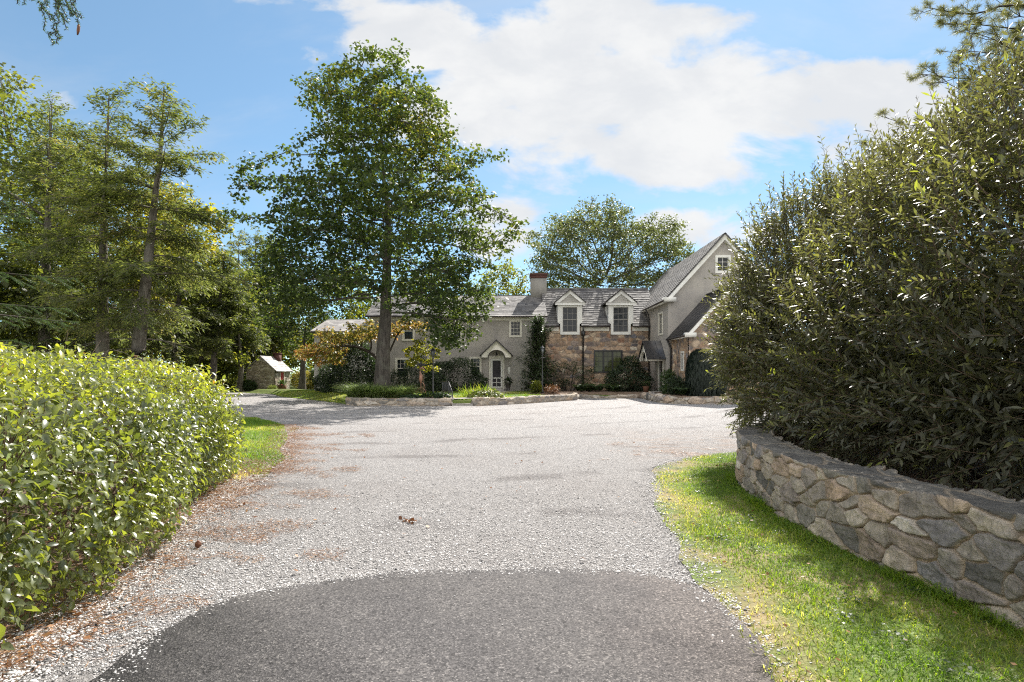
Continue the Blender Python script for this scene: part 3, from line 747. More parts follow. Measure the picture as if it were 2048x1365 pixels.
# --- long stucco section
wins = [(-.10, .59, 4.17, 5.18, 3, 4, False, False), (-2.92, -2.25, 1.45, 2.58, 3, 2, 'top', True), (-8.1, -7.3, 1.25, 2.5, 3, 2, 'top', True), (-6.2, -5.5, 1.25, 2.5, 3, 2, 'top', True), (-7.6, -6.95, 3.9, 5.1, 3, 2, 'top', True), (-4.3, -3.6, 3.9, 5.1, 3, 2, 'top', True)]
mb = MB(); poly_wall(mb, Ls, [(-10, 0), (2.2, 0), (2.2, 5.5), (-10, 5.5)], [w[:4] for w in wins] + [(-1.5, -.66, .45, 2.55)])
mb.box((-10, 40.3, 0), (-9.9, 46.7, 5.5)); mb.box((2.1, 40.3, 0), (2.2, 46.7, 5.5)); mb.box((-10, 46.7, 0), (2.2, 46.8, 5.5))
mb.prism([(-9.99, 40, 5.5), (-9.99, 46.8, 5.5), (-9.99, 43.4, 7.3)], (.1, 0, 0)); mb.prism([(2.19, 40, 5.5), (2.19, 46.8, 5.5), (2.19, 43.4, 7.3)], (-.1, 0, 0))
mb.box((-9.9, 40.4, 5.45), (2.1, 46.7, 5.5))
mb.build('stucco_wall', M['stucco'], H)
for x0, x1, z0, z1, c, r_, sp, si in wins: window(H, Ls, x0, x1, z0, z1, c, r_, .11, 'cream', sp, si)
mb = MB(); obox(mb, Ls, (-10, .002, 5.24), (2.04, .05, 5.5)); obox(mb, Ls, (2.04, .002, .3), (2.21, .045, 5.5)); mb.build('trim_board', M['cream'], H)
sl = math.hypot(3.8, 1.9); up = (0, 3.8/sl, 1.9/sl)
mb = MB(); plane4(mb, (-10.2, 39.6, 5.53), (2.45, 39.6, 5.53), up, sl); plane4(mb, (-10.2, 47.2, 5.53), (2.45, 47.2, 5.53), (0, -3.8/sl, 1.9/sl), sl)
slates(mb, (-10.2, 39.58, 5.545), (2.45, 39.58, 5.545), up, sl, .26, .32, .02, 3)
mb.box((-10.2, 43.33, 7.42), (2.45, 43.47, 7.47), 1.0)
roof1 = mb.build('roof', M['slate'], H)
mb = MB(); mb.tube([(-10.2, 39.53, 5.48), (2.45, 39.53, 5.48)], .055, 8); mb.build('gutter', M['bronze'], H)
mb = MB(); mb.box((1.42, 43.0, 6.8), (2.62, 44.0, 8.72)); ch = mb.build('chimney', M['stucco_light'], roof1)
mb = MB(); mb.box((1.40, 42.98, 8.72), (2.64, 44.02, 8.95)); mb.box((1.34, 42.92, 8.95), (2.70, 44.08, 9.06)); mb.build('chimney_cap', M['brick'], roof1)
mb = MB()
for xa in (1.6, 2.1): mb.box((xa, 43.2, 9.06), (xa + .32, 43.8, 9.14))
mb.build('chimney_pot', M['bronze'], roof1)
# --- pale siding section at the far end
mb = MB(); Lw = frame((0, 40.12, 0), (1, 0, 0), (0, -1, 0))
poly_wall(mb, Lw, [(-13.95, 0), (-10, 0), (-10, 4.4), (-13.95, 4.4)], [(-12.9, -11.9, 1.25, 2.5)])
for k in range(24): obox(mb, Lw, (-13.95, .001, .3 + k*.17), (-12.9 - .12 if 1.1 < .3 + k*.17 < 2.6 else -10.02, .014, .30 + k*.17 + .155))
mb.box((-13.95, 40.3, 0), (-13.85, 46.7, 4.4)); mb.prism([(-13.94, 40.1, 4.4), (-13.94, 46.8, 4.4), (-13.94, 43.45, 5.6)], (.1, 0, 0)); mb.box((-13.9, 46.6, 0), (-10, 46.7, 4.4))
mb.build('siding_wall', M['siding'], H)
window(H, Lw, -12.9, -11.9, 1.25, 2.5, 3, 2, .11, 'cream', 'top', True)
sl2 = math.hypot(3.7, 1.15); up2 = (0, 3.7/sl2, 1.15/sl2)
mb = MB(); plane4(mb, (-14.1, 39.75, 4.45), (-10.2, 39.75, 4.45), up2, sl2); plane4(mb, (-14.1, 47.1, 4.45), (-10.2, 47.1, 4.45), (0, -3.7/sl2, 1.15/sl2), sl2)
slates(mb, (-14.1, 39.73, 4.465), (-10.2, 39.73, 4.465), up2, sl2, .3, .4, .012, 5)
for k in range(7): mb.box((-13.8 + k*.55, 40.1, 4.56), (-13.7 + k*.55, 40.2, 4.68), 0)
mb.build('roof', M['slate_pale'], H)
mb = MB(); mb.tube([(-14.1, 39.7, 4.4), (-10.2, 39.7, 4.4)], .05, 8); mb.build('gutter', M['bronze'], H)
# --- fieldstone section with two dormers
DX = [(3.2, 4.92), (6.75, 8.5)]
W0, W1, WZ0, WZ1 = 5.8, 7.7, 1.62, 3.10
stone_panel('stone_wall', (2.2, 40.0, .1), (1, 0, 0), (0, -1, 0), 7.5, 4.72, M['house_stone'], H, .42, .27, .04,
            [(W0-2.2, W1-2.2, WZ0-.1, WZ1-.1)] + [(a+.32-2.2, b-.32-2.2, 4.36-.1, 4.72) for a, b in DX], seed=12)
mb = MB(); obox(mb, Ls, (W0-.25, -.02, WZ1), (W1+.3, .045, WZ1+.26), .55); obox(mb, Ls, (W0-.06, -.2, WZ0-.10), (W1+.06, .05, WZ0-.002), .3)
for xa in (W0-.002, W1-.1): obox(mb, Ls, (xa, -.2, WZ0), (xa + .1, -.11, WZ1), .3)
mb.build('lintel', M['house_stone'], H)
Lf = frame((0, 39.96, 0), (1, 0, 0), (0, -1, 0))
window(H, Lf, W0, W1, WZ0, WZ1, 3, 4, .06, 'black_metal', False, False, .03, heavy=.12, glass='glass_refl', mw=.02)
mb = MB()
for k in range(3):
    xa = W0 + (W1-W0)*k/3; xb = W0 + (W1-W0)*(k+1)/3
    obox(mb, Lf, ((xa+xb)/2 - .009, -.078, WZ0+.04), ((xa+xb)/2 + .009, -.058, WZ1-.04))
mb.build('glazing_bar', M['black_metal'], H)
# eave boards and gutter are broken by the wall dormers
spans = [(2.22, 3.26), (4.86, 6.81), (8.44, 9.6)]
for a, b in spans:
    mb = MB(); gt = MB()
    obox(mb, Ls, (a, .04, 4.50), (b, .10, 4.76)); gt.tube([(a, 39.62, 4.80), (b, 39.62, 4.80)], .06, 8)
    mb.build('trim_board', M['cream'], H); gt.build('gutter', M['bronze'], H)
sl3 = math.hypot(3.95, 3.15); up3 = np.array((0, 3.95/sl3, 3.15/sl3))
mb = MB()
def roof_strip(x0, x1, skip, seed):
    e = np.array((x0, 39.62, 4.84)) + up3*skip; f = np.array((x1, 39.62, 4.84)) + up3*skip
    slates(mb, e, f, up3, sl3 - skip, .25, .30, .03, seed); plane4(mb, e - np.array((0,0,.02)), f - np.array((0,0,.02)), up3, sl3 - skip, .3, .06)
roof_strip(2.24, 3.28, 0, 21); roof_strip(4.84, 6.83, 0, 22); roof_strip(8.42, 10.4, 0, 23)
for a, b in ((3.28, 4.84), (6.83, 8.42)): roof_strip(a, b, 2.2, int(a*10))
plane4(mb, (2.24, 47.5, 4.82), (10.4, 47.5, 4.82), (0, -3.95/sl3, 3.15/sl3), sl3)
mb.box((2.24, 43.48, 7.96), (10.4, 43.64, 8.03), 1.0)
mb.prism([(2.24, 39.7, 4.8), (2.24, 47.4, 4.8), (2.24, 43.55, 7.9)], (.08, 0, 0), .3)
mb.build('roof', M['slate'], H)
for a, b in DX:
    c = (a+b)/2; zt = 6.30
    mb = MB()   # face boards with the window opening
    poly_wall(mb, frame((0, 39.86, 0), (1, 0, 0), (0, -1, 0)), [(a, 5.0), (a+.18, 5.0), (a+.18, 4.24), (b-.18, 4.24), (b-.18, 5.0), (b, 5.0), (b, zt), (a, zt)], [(a+.35, b-.35, 4.42, 6.16)], .2)
    mb.prism([(a+.18, 39.861, 4.24), (b-.18, 39.861, 4.24), (b-.18, 39.99, 4.24), (a+.18, 39.99, 4.24)], (0, 0, .001))
    for xa, xb in ((a, a+.06), (b-.06, b)): mb.prism([(xa, 39.862, 5.0), (xa, 42.0, 6.32), (xa, 39.862, 6.32)], (xb-xa, 0, 0))
    for xa, xb in ((a+.18, a+.24), (b-.24, b-.18)): mb.box((xa, 39.862, 4.24), (xb, 40.1, 5.0))
    d = mb.build('dormer', M['white'], H)
    Ld = frame((0, 39.86, 0), (1, 0, 0), (0, -1, 0))
    w = MB()
    x0, x1, z0, z1 = a+.35, b-.35, 4.42, 6.16
    for p, q in (((x0+.001,-.12,z0), (x0+.045,-.06,z1)), ((x1-.045,-.12,z0), (x1-.001,-.06,z1)), ((x0+.045,-.12,z0+.001), (x1-.045,-.062,z0+.06)), ((x0+.045,-.12,z1-.05), (x1-.045,-.062,z1-.001)), ((x0+.045,-.12,5.26), (x1-.045,-.05,5.32))): obox(w, Ld, p, q)
    for k in (1, 2): obox(w, Ld, (x0+(x1-x0)*k/3-.011, -.11, z0+.06), (x0+(x1-x0)*k/3+.011, -.075, z1-.05))
    for z in (4.86, 5.74): obox(w, Ld, (x0+.045, -.108, z-.011), (x1-.045, -.077, z+.011))
    w.build('sash', M['stucco_light'], d)
    g = MB(); g.quad(Ld(x0, -.105, z0), Ld(x1, -.105, z0), Ld(x1, -.105, z1), Ld(x0, -.105, z1)); g.build('pane', M['glass'], d)
    ph = MB(); oh = .19; zp = 7.36
    ph.prism([(a-oh, 39.66, zt), (b+oh, 39.66, zt), (b+oh, 39.66, zt+.18), (a-oh, 39.66, zt+.18)], (0, .19, 0))
    for s in (-1, 1):
        e = c + s*((b-a)/2 + oh)
        ph.prism([(e, 39.662, zt+.18), (e - s*.34, 39.662, zt+.18), (c, 39.662, zp-.30), (c, 39.662, zp)], (0, .12, 0))
    ph.build('pediment', M['white'], d)
    tb = MB()
    for k in range(6):
        za = zt+.18 + k*.13; xw = (b-a)/2 + .05 - k*.15
        if xw > .05: tb.prism([(c-xw, 39.76, za), (c+xw, 39.76, za), (c+xw-.13, 39.772, za+.125), (c-xw+.13, 39.772, za+.125)], (0, .06, 0))
    tb.build('tympanum', M['siding'], d)
    rf = MB()
    for s in (-1, 1):
        e = c + s*((b-a)/2 + oh + .05)
        sl4 = math.hypot(abs(e-c), zp+.03 - (zt+.16)); u4 = np.array([(c-e)/sl4, 0, (zp+.03-zt-.16)/sl4])
        plane4(rf, (e, 39.62, zt+.16), (e, 43.0, zt+.16), u4, sl4, .3, .04)
        slates(rf, (e, 39.61, zt+.175), (e, 43.0, zt+.175), u4, sl4, .2, .26, .018, int(e*7))
    rf.build('dormer_roof', M['slate'], d)
def pipe(pts, r=.05, name='downspout'):
    m_ = MB(); m_.tube(pts, r, 8); m_.build(name, M['black_metal'], H)
pipe([(2.30, 39.62, 4.75), (2.30, 39.85, 4.5), (2.30, 39.88, .35)])
mb = MB(); mb.tube([(4.98, 39.62, 4.75), (4.98, 39.74, 4.5), (4.98, 39.84, 4.3), (4.98, 39.86, .35)], .055, 8); mb.lathe([(.08, 0), (.15, .10), (.15, .34), (.12, .36)], (4.98, 39.74, 4.10), 4); mb.build('downspout', M['black_metal'], H)
# --- tall gabled wing coming forward on the right
sl5 = math.hypot(3.77, 4.16); upL = np.array((3.77/sl5, 0, 4.16/sl5)); upR = np.array((-3.77/sl5, 0, 4.16/sl5))
zr = lambda x: 10.16 - abs(x - 13.07)*4.16/3.77
Lg = frame((0, 35.2, 0), (1, 0, 0), (0, -1, 0)); Lx = frame((9.65, 0, 0), (0, 1, 0), (-1, 0, 0))
mb = MB()
poly_wall(mb, Lg, [(9.65, 0), (16.49, 0), (16.49, zr(16.49)-.1), (13.07, 10.06), (9.65, zr(9.65)-.1)], [(12.70, 13.40, 7.86, 8.72)])
poly_wall(mb, Lx, [(35.2, 0), (48, 0), (48, zr(9.65)-.1), (35.2, zr(9.65)-.1)], [(36.45, 37.4, 4.1, 5.4), (36.35, 37.35, .4, 2.35)])
mb.box((16.35, 35.3, 0), (16.49, 48, 6)); mb.prism([(9.75, 47.9, 0), (16.4, 47.9, 0), (16.4, 47.9, 6.2), (13.07, 47.9, 9.9), (9.75, 47.9, 6.2)], (0, .09, 0))
mb.build('gable_wall', M['stucco'], H)
window(H, Lg, 12.70, 13.40, 7.86, 8.72, 2, 3, .13, 'white', False, False)
window(H, Lx, 36.45, 37.4, 4.1, 5.4, 2, 4, .09, 'cream', False, False)
mb = MB()
for e, u_ in ((9.3, upL), (16.84, upR)):
    plane4(mb, (e, 34.88, 6.0), (e, 48.2, 6.0), u_, sl5, .3, .06); slates(mb, (e, 34.86, 6.015), (e, 48.2, 6.015), u_, sl5, .25, .3, .022, int(e))
mb.build('roof', M['slate'], H)
mb = MB()
for s in (-1, 1):
    e = 13.07 + s*3.77
    mb.prism([(e, 34.9, 5.93), (e - s*.30, 34.9, 5.93), (13.07, 34.9, 9.74), (13.07, 34.9, 10.08)], (0, .09, 0))
    mb.prism([(e - s*.02, 34.995, 5.93), (e - s*.35, 34.995, 5.93), (13.07, 34.995, 9.70), (13.07, 34.995, 10.0)], (0, .2, 0))
    mb.box((e, 34.8, 5.93), (e - s*.75, 35.17, 6.2)); mb.box((e - s*.01, 35.19, 5.93), (e - s*.34, 48, 6.0))
mb.build('rake_board', M['white'], H)
mb = MB(); mb.tube([(9.25, 34.85, 5.98), (9.25, 40.2, 5.98)], .06, 8); mb.build('gutter', M['bronze'], H)
pipe([(9.27, 39.5, 5.95), (9.5, 39.6, 5.6), (9.56, 39.7, 5.3), (9.56, 39.7, .35)])
# --- stone bump with standing seam roof
bw = 4.4
zb = lambda x: 6.40 - np.abs(x - 12.1)*1.1
stone_panel('stone_wall', (9.9, 31.9, .1), (1, 0, 0), (0, -1, 0), bw, 6.0, M['house_stone'], H, .42, .28, .05, top=lambda x: zb(x + 9.9) - .25, seed=17)
stone_panel('stone_wall', (9.9, 35.2, .1), (0, -1, 0), (-1, 0, 0), 3.3, 3.75, M['house_stone'], H, .42, .28, .05, [(35.2-33.15, 35.2-32.7, 1.65, 2.65)], seed=18)
mb = MB(); mb.box((14.2, 32, 0), (14.3, 35.19, 3.8)); mb.build('side_wall', M['stucco'], H)
window(H, frame((9.88, 0, 0), (0, 1, 0), (-1, 0, 0)), 32.7, 33.15, 1.75, 2.75, 2, 4, .07, 'white', False, False)
slm = math.hypot(2.5, 2.75); um = np.array((2.5/slm, 0, 2.75/slm)); um2 = np.array((-2.5/slm, 0, 2.75/slm))
mb = MB()
for e, u_, s in ((9.6, um, 1), (14.6, um2, -1)):
    plane4(mb, (e, 31.6, 3.65), (e, 35.19, 3.65), u_, slm, .5, .05)
    nrm_ = np.array((-u_[2]*s, 0, abs(u_[0])))
    for k in range(10):
        y = 31.62 + k*.395
        a = np.array((e, y, 3.65)); b = a + u_*slm
        mb.prism([a, a + (0, .03, 0), b + (0, .03, 0), b], nrm_*.045)
mb.box((12.0, 31.6, 6.38), (12.2, 35.19, 6.44)); mb.build('roof', M['metal_roof'], H)
mb = MB()
for s in (-1, 1):
    e = 12.1 + s*2.5
    mb.prism([(e, 31.62, 3.58), (e - s*.26, 31.62, 3.58), (12.1, 31.62, 6.04), (12.1, 31.62, 6.33)], (0, .24, 0))
    mb.box((e, 31.5, 3.55), (e - s*.62, 31.85, 3.80)); mb.box((e - s*.02, 31.87, 3.55), (e - s*.29, 35.19, 3.62))
mb.build('rake_board', M['white'], H)
mb = MB(); mb.tube([(9.55, 31.6, 3.62), (9.55, 35.2, 3.62)], .055, 8); mb.build('gutter', M['bronze'], H)
pipe([(9.56, 35.05, 3.6), (9.7, 35.1, 3.3), (9.78, 35.08, 3.1), (9.78, 35.08, .35)], .055)
# --- front door, its hood and steps
dr = MB()
for a, b in (((-1.62, .003, .42), (-1.5, .05, 2.76)), ((-.66, .003, .42), (-.54, .05, 2.76)), ((-1.5, .003, 2.55), (-.66, .047, 2.76))): obox(dr, Ls, a, b)
fd = dr.build('front_door', M['cream'], H)
sd = MB(); xa, xb = -1.49, -.67
for a, b in (((xa, -.06, .46), (xa+.12, .0, 2.54)), ((xb-.12, -.06, .46), (xb, .0, 2.54)), ((xa+.12, -.06, 2.42), (xb-.12, -.003, 2.54)), ((xa+.12, -.06, .46), (xb-.12, -.003, .60)), ((xa+.12, -.06, 1.16), (xb-.12, -.003, 1.23)), ((xa+.12, -.06, .85), (xb-.12, -.005, .89)), (((xa+xb)/2-.022, -.06, .6), ((xa+xb)/2+.022, -.007, 1.16))): obox(sd, Ls, a, b)
sd.build('screen_door', M['white'], fd)
g = MB(); g.quad(Ls(xa, -.04, .47), Ls(xb, -.04, .47), Ls(xb, -.04, 2.5), Ls(xa, -.04, 2.5)); g.build('door_screen', M['screen'], fd)
g = MB(); g.lathe([(.02, 0), (.035, .02), (.035, .05), (.02, .07)], (xb-.05, 39.96, 1.2), 8); g.build('handle', M['black_metal'], fd)
cx, hy = -1.07, 39.05
arc = [(cx + .60*math.cos(th), 2.62 + .52*math.sin(th)) for th in np.linspace(math.pi, 0, 15)]
out = [(cx-1.02, 2.62), (cx-1.02, 2.78), (cx, 3.76), (cx+1.02, 2.78), (cx+1.02, 2.62)]
pts = out[::-1] + arc  # closed outline of the arched front board
hb = MB(); hb.prism([(x, hy, z) for x, z in (out + arc[::-1])], (0, .10, 0))
for s in (-1, 1): hb.box((cx + s*.62, hy+.1, 2.62), (cx + s*.98, 39.99, 2.80))
hood = hb.build('porch_hood', M['cream'], H)
hs = MB(); 
for i in range(14):
    (xa_, za), (xb_, zb_) = arc[i], arc[i+1]
    hs.quad((xa_, hy+.1, za), (xb_, hy+.1, zb_), (xb_, 39.99, zb_), (xa_, 39.99, za))
hs.build('soffit', M['stucco_light'], hood)
hr = MB()
for s in (-1, 1):
    e = cx + s*1.14; l = math.hypot(1.14, 1.10)
    u_ = np.array((-s*1.14/l, 0, 1.10/l))
    plane4(hr, (e, hy-.08, 2.74), (e, 39.99, 2.74), u_, l, .2, .05); slates(hr, (e, hy-.08, 2.75), (e, 39.99, 2.75), u_, l, .2, .24, .012, 9)
hr.build('hood_roof', M['metal_roof'], hood)
hl = MB(); hl.tube([(cx, 39.5, 3.12), (cx, 39.5, 2.98)], .012, 6); hl.lathe([(.03, .0), (.07, .03), (.06, .16), (.08, .17), (.02, .22)], (cx, 39.5, 2.76), 6); hl.build('lantern', M['black_metal'], hood)
ds = MB(); ds.box((-1.85, 39.2, .2), (-.2, 39.995, .44)); ds.box((-2.0, 38.8, .2), (.05, 39.198, .33)); ds.build('door_step', M['flag'], H)
mbx = MB(); obox(mbx, Ls, (-.30, .003, 1.62), (-.12, .07, 1.95)); obox(mbx, Ls, (-.27, .072, 1.50), (-.15, .10, 1.60)); mbx.build('mailbox', M['white'], H)
# --- side door and its hood on the wing
Lh = Lx
dr = MB()
for a, b in (((36.22, .003, .35), (36.35, .05, 2.5)), ((37.35, .003, .35), (37.48, .05, 2.5)), ((36.35, .003, 2.35), (37.35, .047, 2.5))): obox(dr, Lh, a, b)
sdo = dr.build('side_door', M['cream'], H)
g = MB(); obox(g, Lh, (36.35, -.14, .4), (37.35, -.09, 2.35)); g.build('door_leaf', M['bronze'], sdo)
hx0 = 8.55; hyc = 37.0
hb = MB()
arc = [(hyc + .62*math.cos(th), 2.32 + .62*math.sin(th)) for th in np.linspace(math.pi, 0, 13)]
out = [(hyc-1.2, 2.32), (hyc-1.2, 2.50), (hyc, 3.52), (hyc+1.2, 2.50), (hyc+1.2, 2.32)]
hb.prism([(hx0, y, z) for y, z in (out + arc[::-1])], (.10, 0, 0))
for s in (-1, 1): hb.box((hx0 + .1, hyc + s*.75, 2.32), (9.64, hyc + s*1.2, 2.5))
hood2 = hb.build('porch_hood', M['cream'], H)
hr = MB()
for s in (-1, 1):
    e = hyc + s*1.36; l = math.hypot(1.36, 1.22); u_ = np.array((0, -s*1.36/l, 1.22/l))
    plane4(hr, (hx0-.08, e, 2.44), (9.64, e, 2.44), u_, l, .2, .05)
    nn = np.array((0, s*1.22/l, 1.36/l))
    for k in range(4):
        a = np.array((hx0 - .06 + k*.385, e, 2.44)); hr.prism([a, a + (.02, 0, 0), a + (.02, 0, 0) + u_*l, a + u_*l], nn*.03)
hr.build('hood_roof', M['metal_roof'], hood2)
ds = MB(); ds.box((8.6, 36.1, .2), (9.64, 37.6, .38)); ds.build('door_step', M['flag'], H)

# ------------------------------------------------------------------ stone shed far left
S = thing('stone_shed', 'small fieldstone shed with a red door and brick chimney at the end of the drive', 'shed', (-21.2, 49, 0))
stone_panel('stone_wall', (-22.4, 48, 0), (1, 0, 0), (0, -1, 0), 2.4, 2.95, M['shed_stone'], S, .34, .13, .05, top=lambda x: 2.9 - np.abs(x - 1.2)*.93, seed=51)
stone_panel('stone_wall', (-20.0, 48, 0), (0, 1, 0), (1, 0, 0), 3.2, 1.85, M['shed_stone'], S, .34, .15, .05, [(1.05, 1.85, 0, 1.62)], seed=53)
mb = MB(); mb.box((-22.4, 48.1, 0), (-22.3, 51.2, 1.8)); mb.box((-22.4, 51.1, 0), (-20, 51.2, 1.8)); mb.prism([(-22.4, 51.15, 1.8), (-20, 51.15, 1.8), (-21.2, 51.15, 2.85)], (0, .05, 0)); mb.build('back_wall', M['shed_stone'], S)
mb = MB(); 
for s in (-1, 1):
    e = -21.2 + s*1.42; l = math.hypot(1.42, 1.32); u_ = np.array((-s*1.42/l, 0, 1.32/l))
    plane4(mb, (e, 47.85, 1.66), (e, 51.4, 1.66), u_, l, .5, .05); slates(mb, (e, 47.85, 1.675), (e, 51.4, 1.675), u_, l, .3, .35, .02, 61)
rf = mb.build('roof', M['slate_pale'], S)
mb = MB(); mb.box((-21.15, 50.4, 2.5), (-20.7, 51.1, 3.25)); mb.box((-21.2, 50.35, 3.25), (-20.65, 51.15, 3.33)); mb.build('chimney', M['brick'], rf)
Lsd = frame((-20.0, 0, 0), (0, 1, 0), (1, 0, 0)); mb = MB()
for a, b in (((48.98, -.02, 0), (49.07, .05, 1.70)), ((49.83, -.02, 0), (49.92, .05, 1.70)), ((49.07, -.02, 1.6), (49.83, .047, 1.70))): obox(mb, Lsd, a, b)
dd = mb.build('shed_door', M['cream'], S)
mb = MB()
for k in range(5): obox(mb, Lsd, (49.08 + k*.15, -.06, .03), (49.08 + k*.15 + .145, -.02, 1.59))
for z in (.3, 1.25): obox(mb, Lsd, (49.10, -.019, z), (49.80, .0, z+.1))
mb.build('door_leaf', M['red_door'], dd)
mb = MB(); obox(mb, Lsd, (49.15, -.018, 1.0), (49.2, .02, 1.06)); mb.build('handle', M['black_metal'], dd)

# ------------------------------------------------------------------ lamps, sculpture, rail, pots
def lamp_post(loc, h, label):
    t = thing('lamp_post', label, 'lamp post', loc, 'lantern posts in the front garden'); x, y, z = loc
    mb = MB(); mb.lathe([(.09, 0), (.09, .12), (.05, .18), (.042, .9), (.05, .95), (.036, 1.0), (.032, h-.62), (.06, h-.58), (.03, h-.52), (.05, h-.46)], loc, 12); mb.build('post', M['grey_metal'], t, True)
    mb = MB(); mb.tube([(x-.2, y, z+h-.72), (x+.2, y, z+h-.72)], .014, 6); mb.build('ladder_bar', M['grey_metal'], t)
    mb = MB(); mb.lathe([(.065, h-.46), (.115, h-.14)], loc, 6); mb.build('glass', M['lamp_glass'], t)
    mb = MB()
    for k in range(6):
        a = k*math.pi/3; mb.tube([(x+.068*math.cos(a), y+.068*math.sin(a), z+h-.46), (x+.12*math.cos(a), y+.12*math.sin(a), z+h-.14)], .009, 4)
    mb.build('lantern_frame', M['black_metal'], t)
    mb = MB(); mb.lathe([(.15, h-.14), (.13, h-.11), (.05, h-.03), (.02, h), (.03, h+.03), (.005, h+.07)], loc, 6); mb.build('lantern_cap', M['black_metal'], t)
    return t
lamp_post((1.86, 34.8, .32), 2.88, 'grey lantern post beside the stone house corner and slim conifer')
lamp_post((-4.3, 31.0, .30), 2.62, 'dark lantern post between the bird sculpture and the door')
B = thing('bird_sculpture', 'rusty metal bird sculpture with long beak standing on a wheel', 'sculpture', (-4.72, 29.5, .3)); bx, by, bz = -4.72, 29.5, .3
mb = MB(); mb.tube([(bx + .23*math.cos(a), by, bz + .27 + .23*math.sin(a)) for a in np.linspace(0, 2*math.pi, 25)], .016, 6, False); mb.build('wheel', M['copper'], B)
mb = MB(); mb.lathe([(.15, 0), (.13, .04), (.04, .06), (.02, .08)], (bx, by, bz), 10); mb.build('foot', M['copper'], B)
mb = MB(); mb.tube([(bx, by, bz+.05), (bx, by, bz+.75)], .018, 6); mb.build('leg', M['copper'], B)
mb = MB(); mb.tube([(bx-.005, by, bz+.72), (bx-.01, by, bz+.80), (bx-.01, by, bz+.95), (bx-.0, by, bz+1.12), (bx-.02, by, bz+1.25), (bx-.05, by, bz+1.36), (bx-.05, by, bz+1.45), (bx, by, bz+1.53)], [.02, .06, .10, .085, .05, .035, .03, .04], 10); mb.build('body', M['copper'], B, True)
mb = MB(); mb.tube([(bx-.02, by, bz+1.53), (bx+.05, by, bz+1.54), (bx+.14, by, bz+1.48), (bx+.25, by, bz+1.36)], [.05, .055, .035, .008], 8); mb.build('beak', M['copper'], B)
mb = MB(); mb.tube([(bx+.02, by, bz+.78), (bx+.12, by, bz+.74), (bx+.19, by, bz+.62), (bx+.20, by, bz+.48)], .016, 6); mb.build('tail', M['copper'], B)
mb = MB()
for k in range(9):
    a = R(35 + k*14); l = .38 + .08*math.sin(k*2.3)
    mb.tube([(bx, by, bz+1.56), (bx + l*.6*math.cos(a), by + .05*math.sin(k), bz+1.58 + l*.6*math.sin(a)), (bx + l*math.cos(a)*1.2, by + .1*math.sin(k), bz+1.56 + l*.75*math.sin(a))], [.012, .03, .005], 5)
mb.build('crest', M['grey_metal'], B)
Rl = thing('handrail', 'grey iron handrail with slim pickets beside the stone steps', 'handrail', (-3.2, 28.6, .3))
rail = [(-3.62, 29.6, 1.12), (-3.20, 28.7, 1.12), (-2.86, 27.4, .62), (-2.86, 27.35, .12)]
mb = MB(); mb.tube(rail, .02, 6); mb.build('rail', M['grey_metal'], Rl)
mb = MB()
for k in range(9):
    f = k/8; p = np.array(rail[0])*(1-f*1.0) + np.array(rail[1])*f
    mb.tube([p, (p[0], p[1], .30)], .009 if k % 8 else .018, 5)
for k in range(1, 6):
    f = k/6; p = np.array(rail[1])*(1-f) + np.array(rail[2])*f
    mb.tube([p, (p[0], p[1], .22)], .009, 5)
mb.build('picket_infill', M['grey_metal'], Rl)
# ------------------------------------------------------------------ tree growth
def seg_mesh(name, A, B, ra, rb, mat, parent, sides=5):
    d = nrm(B - A); h = np.where(np.abs(d[:, 2:3]) > .9, np.array([[1., 0, 0]]), np.array([[0, 0, 1.]]))
    a = nrm(np.cross(d, h)); b = np.cross(d, a); th = np.linspace(0, 2*math.pi, sides, endpoint=False)
    c = np.cos(th)[None, :, None]; s = np.sin(th)[None, :, None]; ring = a[:, None]*c + b[:, None]*s
    ext = d*np.minimum(ra, rb)[:, None]*.4
    V = np.concatenate([(A - ext)[:, None] + ring*ra[:, None, None], (B + ext)[:, None] + ring*rb[:, None, None]], 1)
    n = len(A); j = np.arange(sides); j2 = (j + 1) % sides
    q = np.stack([j, j2, j2 + sides, j + sides], 1)
    loops = (np.arange(n)[:, None, None]*2*sides + q).ravel()
    return mesh_np(name, V.reshape(-1, 3), loops, np.arange(n*sides)*4, mat, parent, smooth=True)

def colonize(pts, nodes, step, infl, kill, maxit=160, trop=0.05):
    N = [np.array(p, float) for p in nodes]; par = [-1] + list(range(len(N) - 1)); seen = {}
    D = np.full(len(pts), 1e9); I = np.zeros(len(pts), int); alive = np.ones(len(pts), bool)
    def upd(new0):
        q = np.array(N[new0:]); 
        d = np.linalg.norm(pts[:, None] - q[None], axis=2); k = d.argmin(1); dm = d[np.arange(len(pts)), k]
        m = dm < D; D[m] = dm[m]; I[m] = k[m] + new0; alive[D < kill] = False
    upd(0)
    for it in range(maxit):
        m = alive & (D < infl)
        if not m.any():
            if not alive.any(): break
            infl *= 1.5
            if infl > 60: break
            continue
        idx = I[m]; v = nrm(pts[m] - np.array(N)[idx]); uq, inv = np.unique(idx, return_inverse=True)
        acc = np.zeros((len(uq), 3)); np.add.at(acc, inv, v)
        n0 = len(N)
        for k, u_ in enumerate(uq):
            if seen.get(u_, 0) > 3: 
                alive[m.nonzero()[0][inv == k]] = False; continue
            seen[u_] = seen.get(u_, 0) + 1
            d = nrm(acc[k] + rng.normal(size=3)*.25 + np.array([0, 0, trop]))
            N.append(N[u_] + d*step); par.append(int(u_))
        if len(N) == n0: 
            continue
        upd(n0)
    return np.array(N), np.array(par)

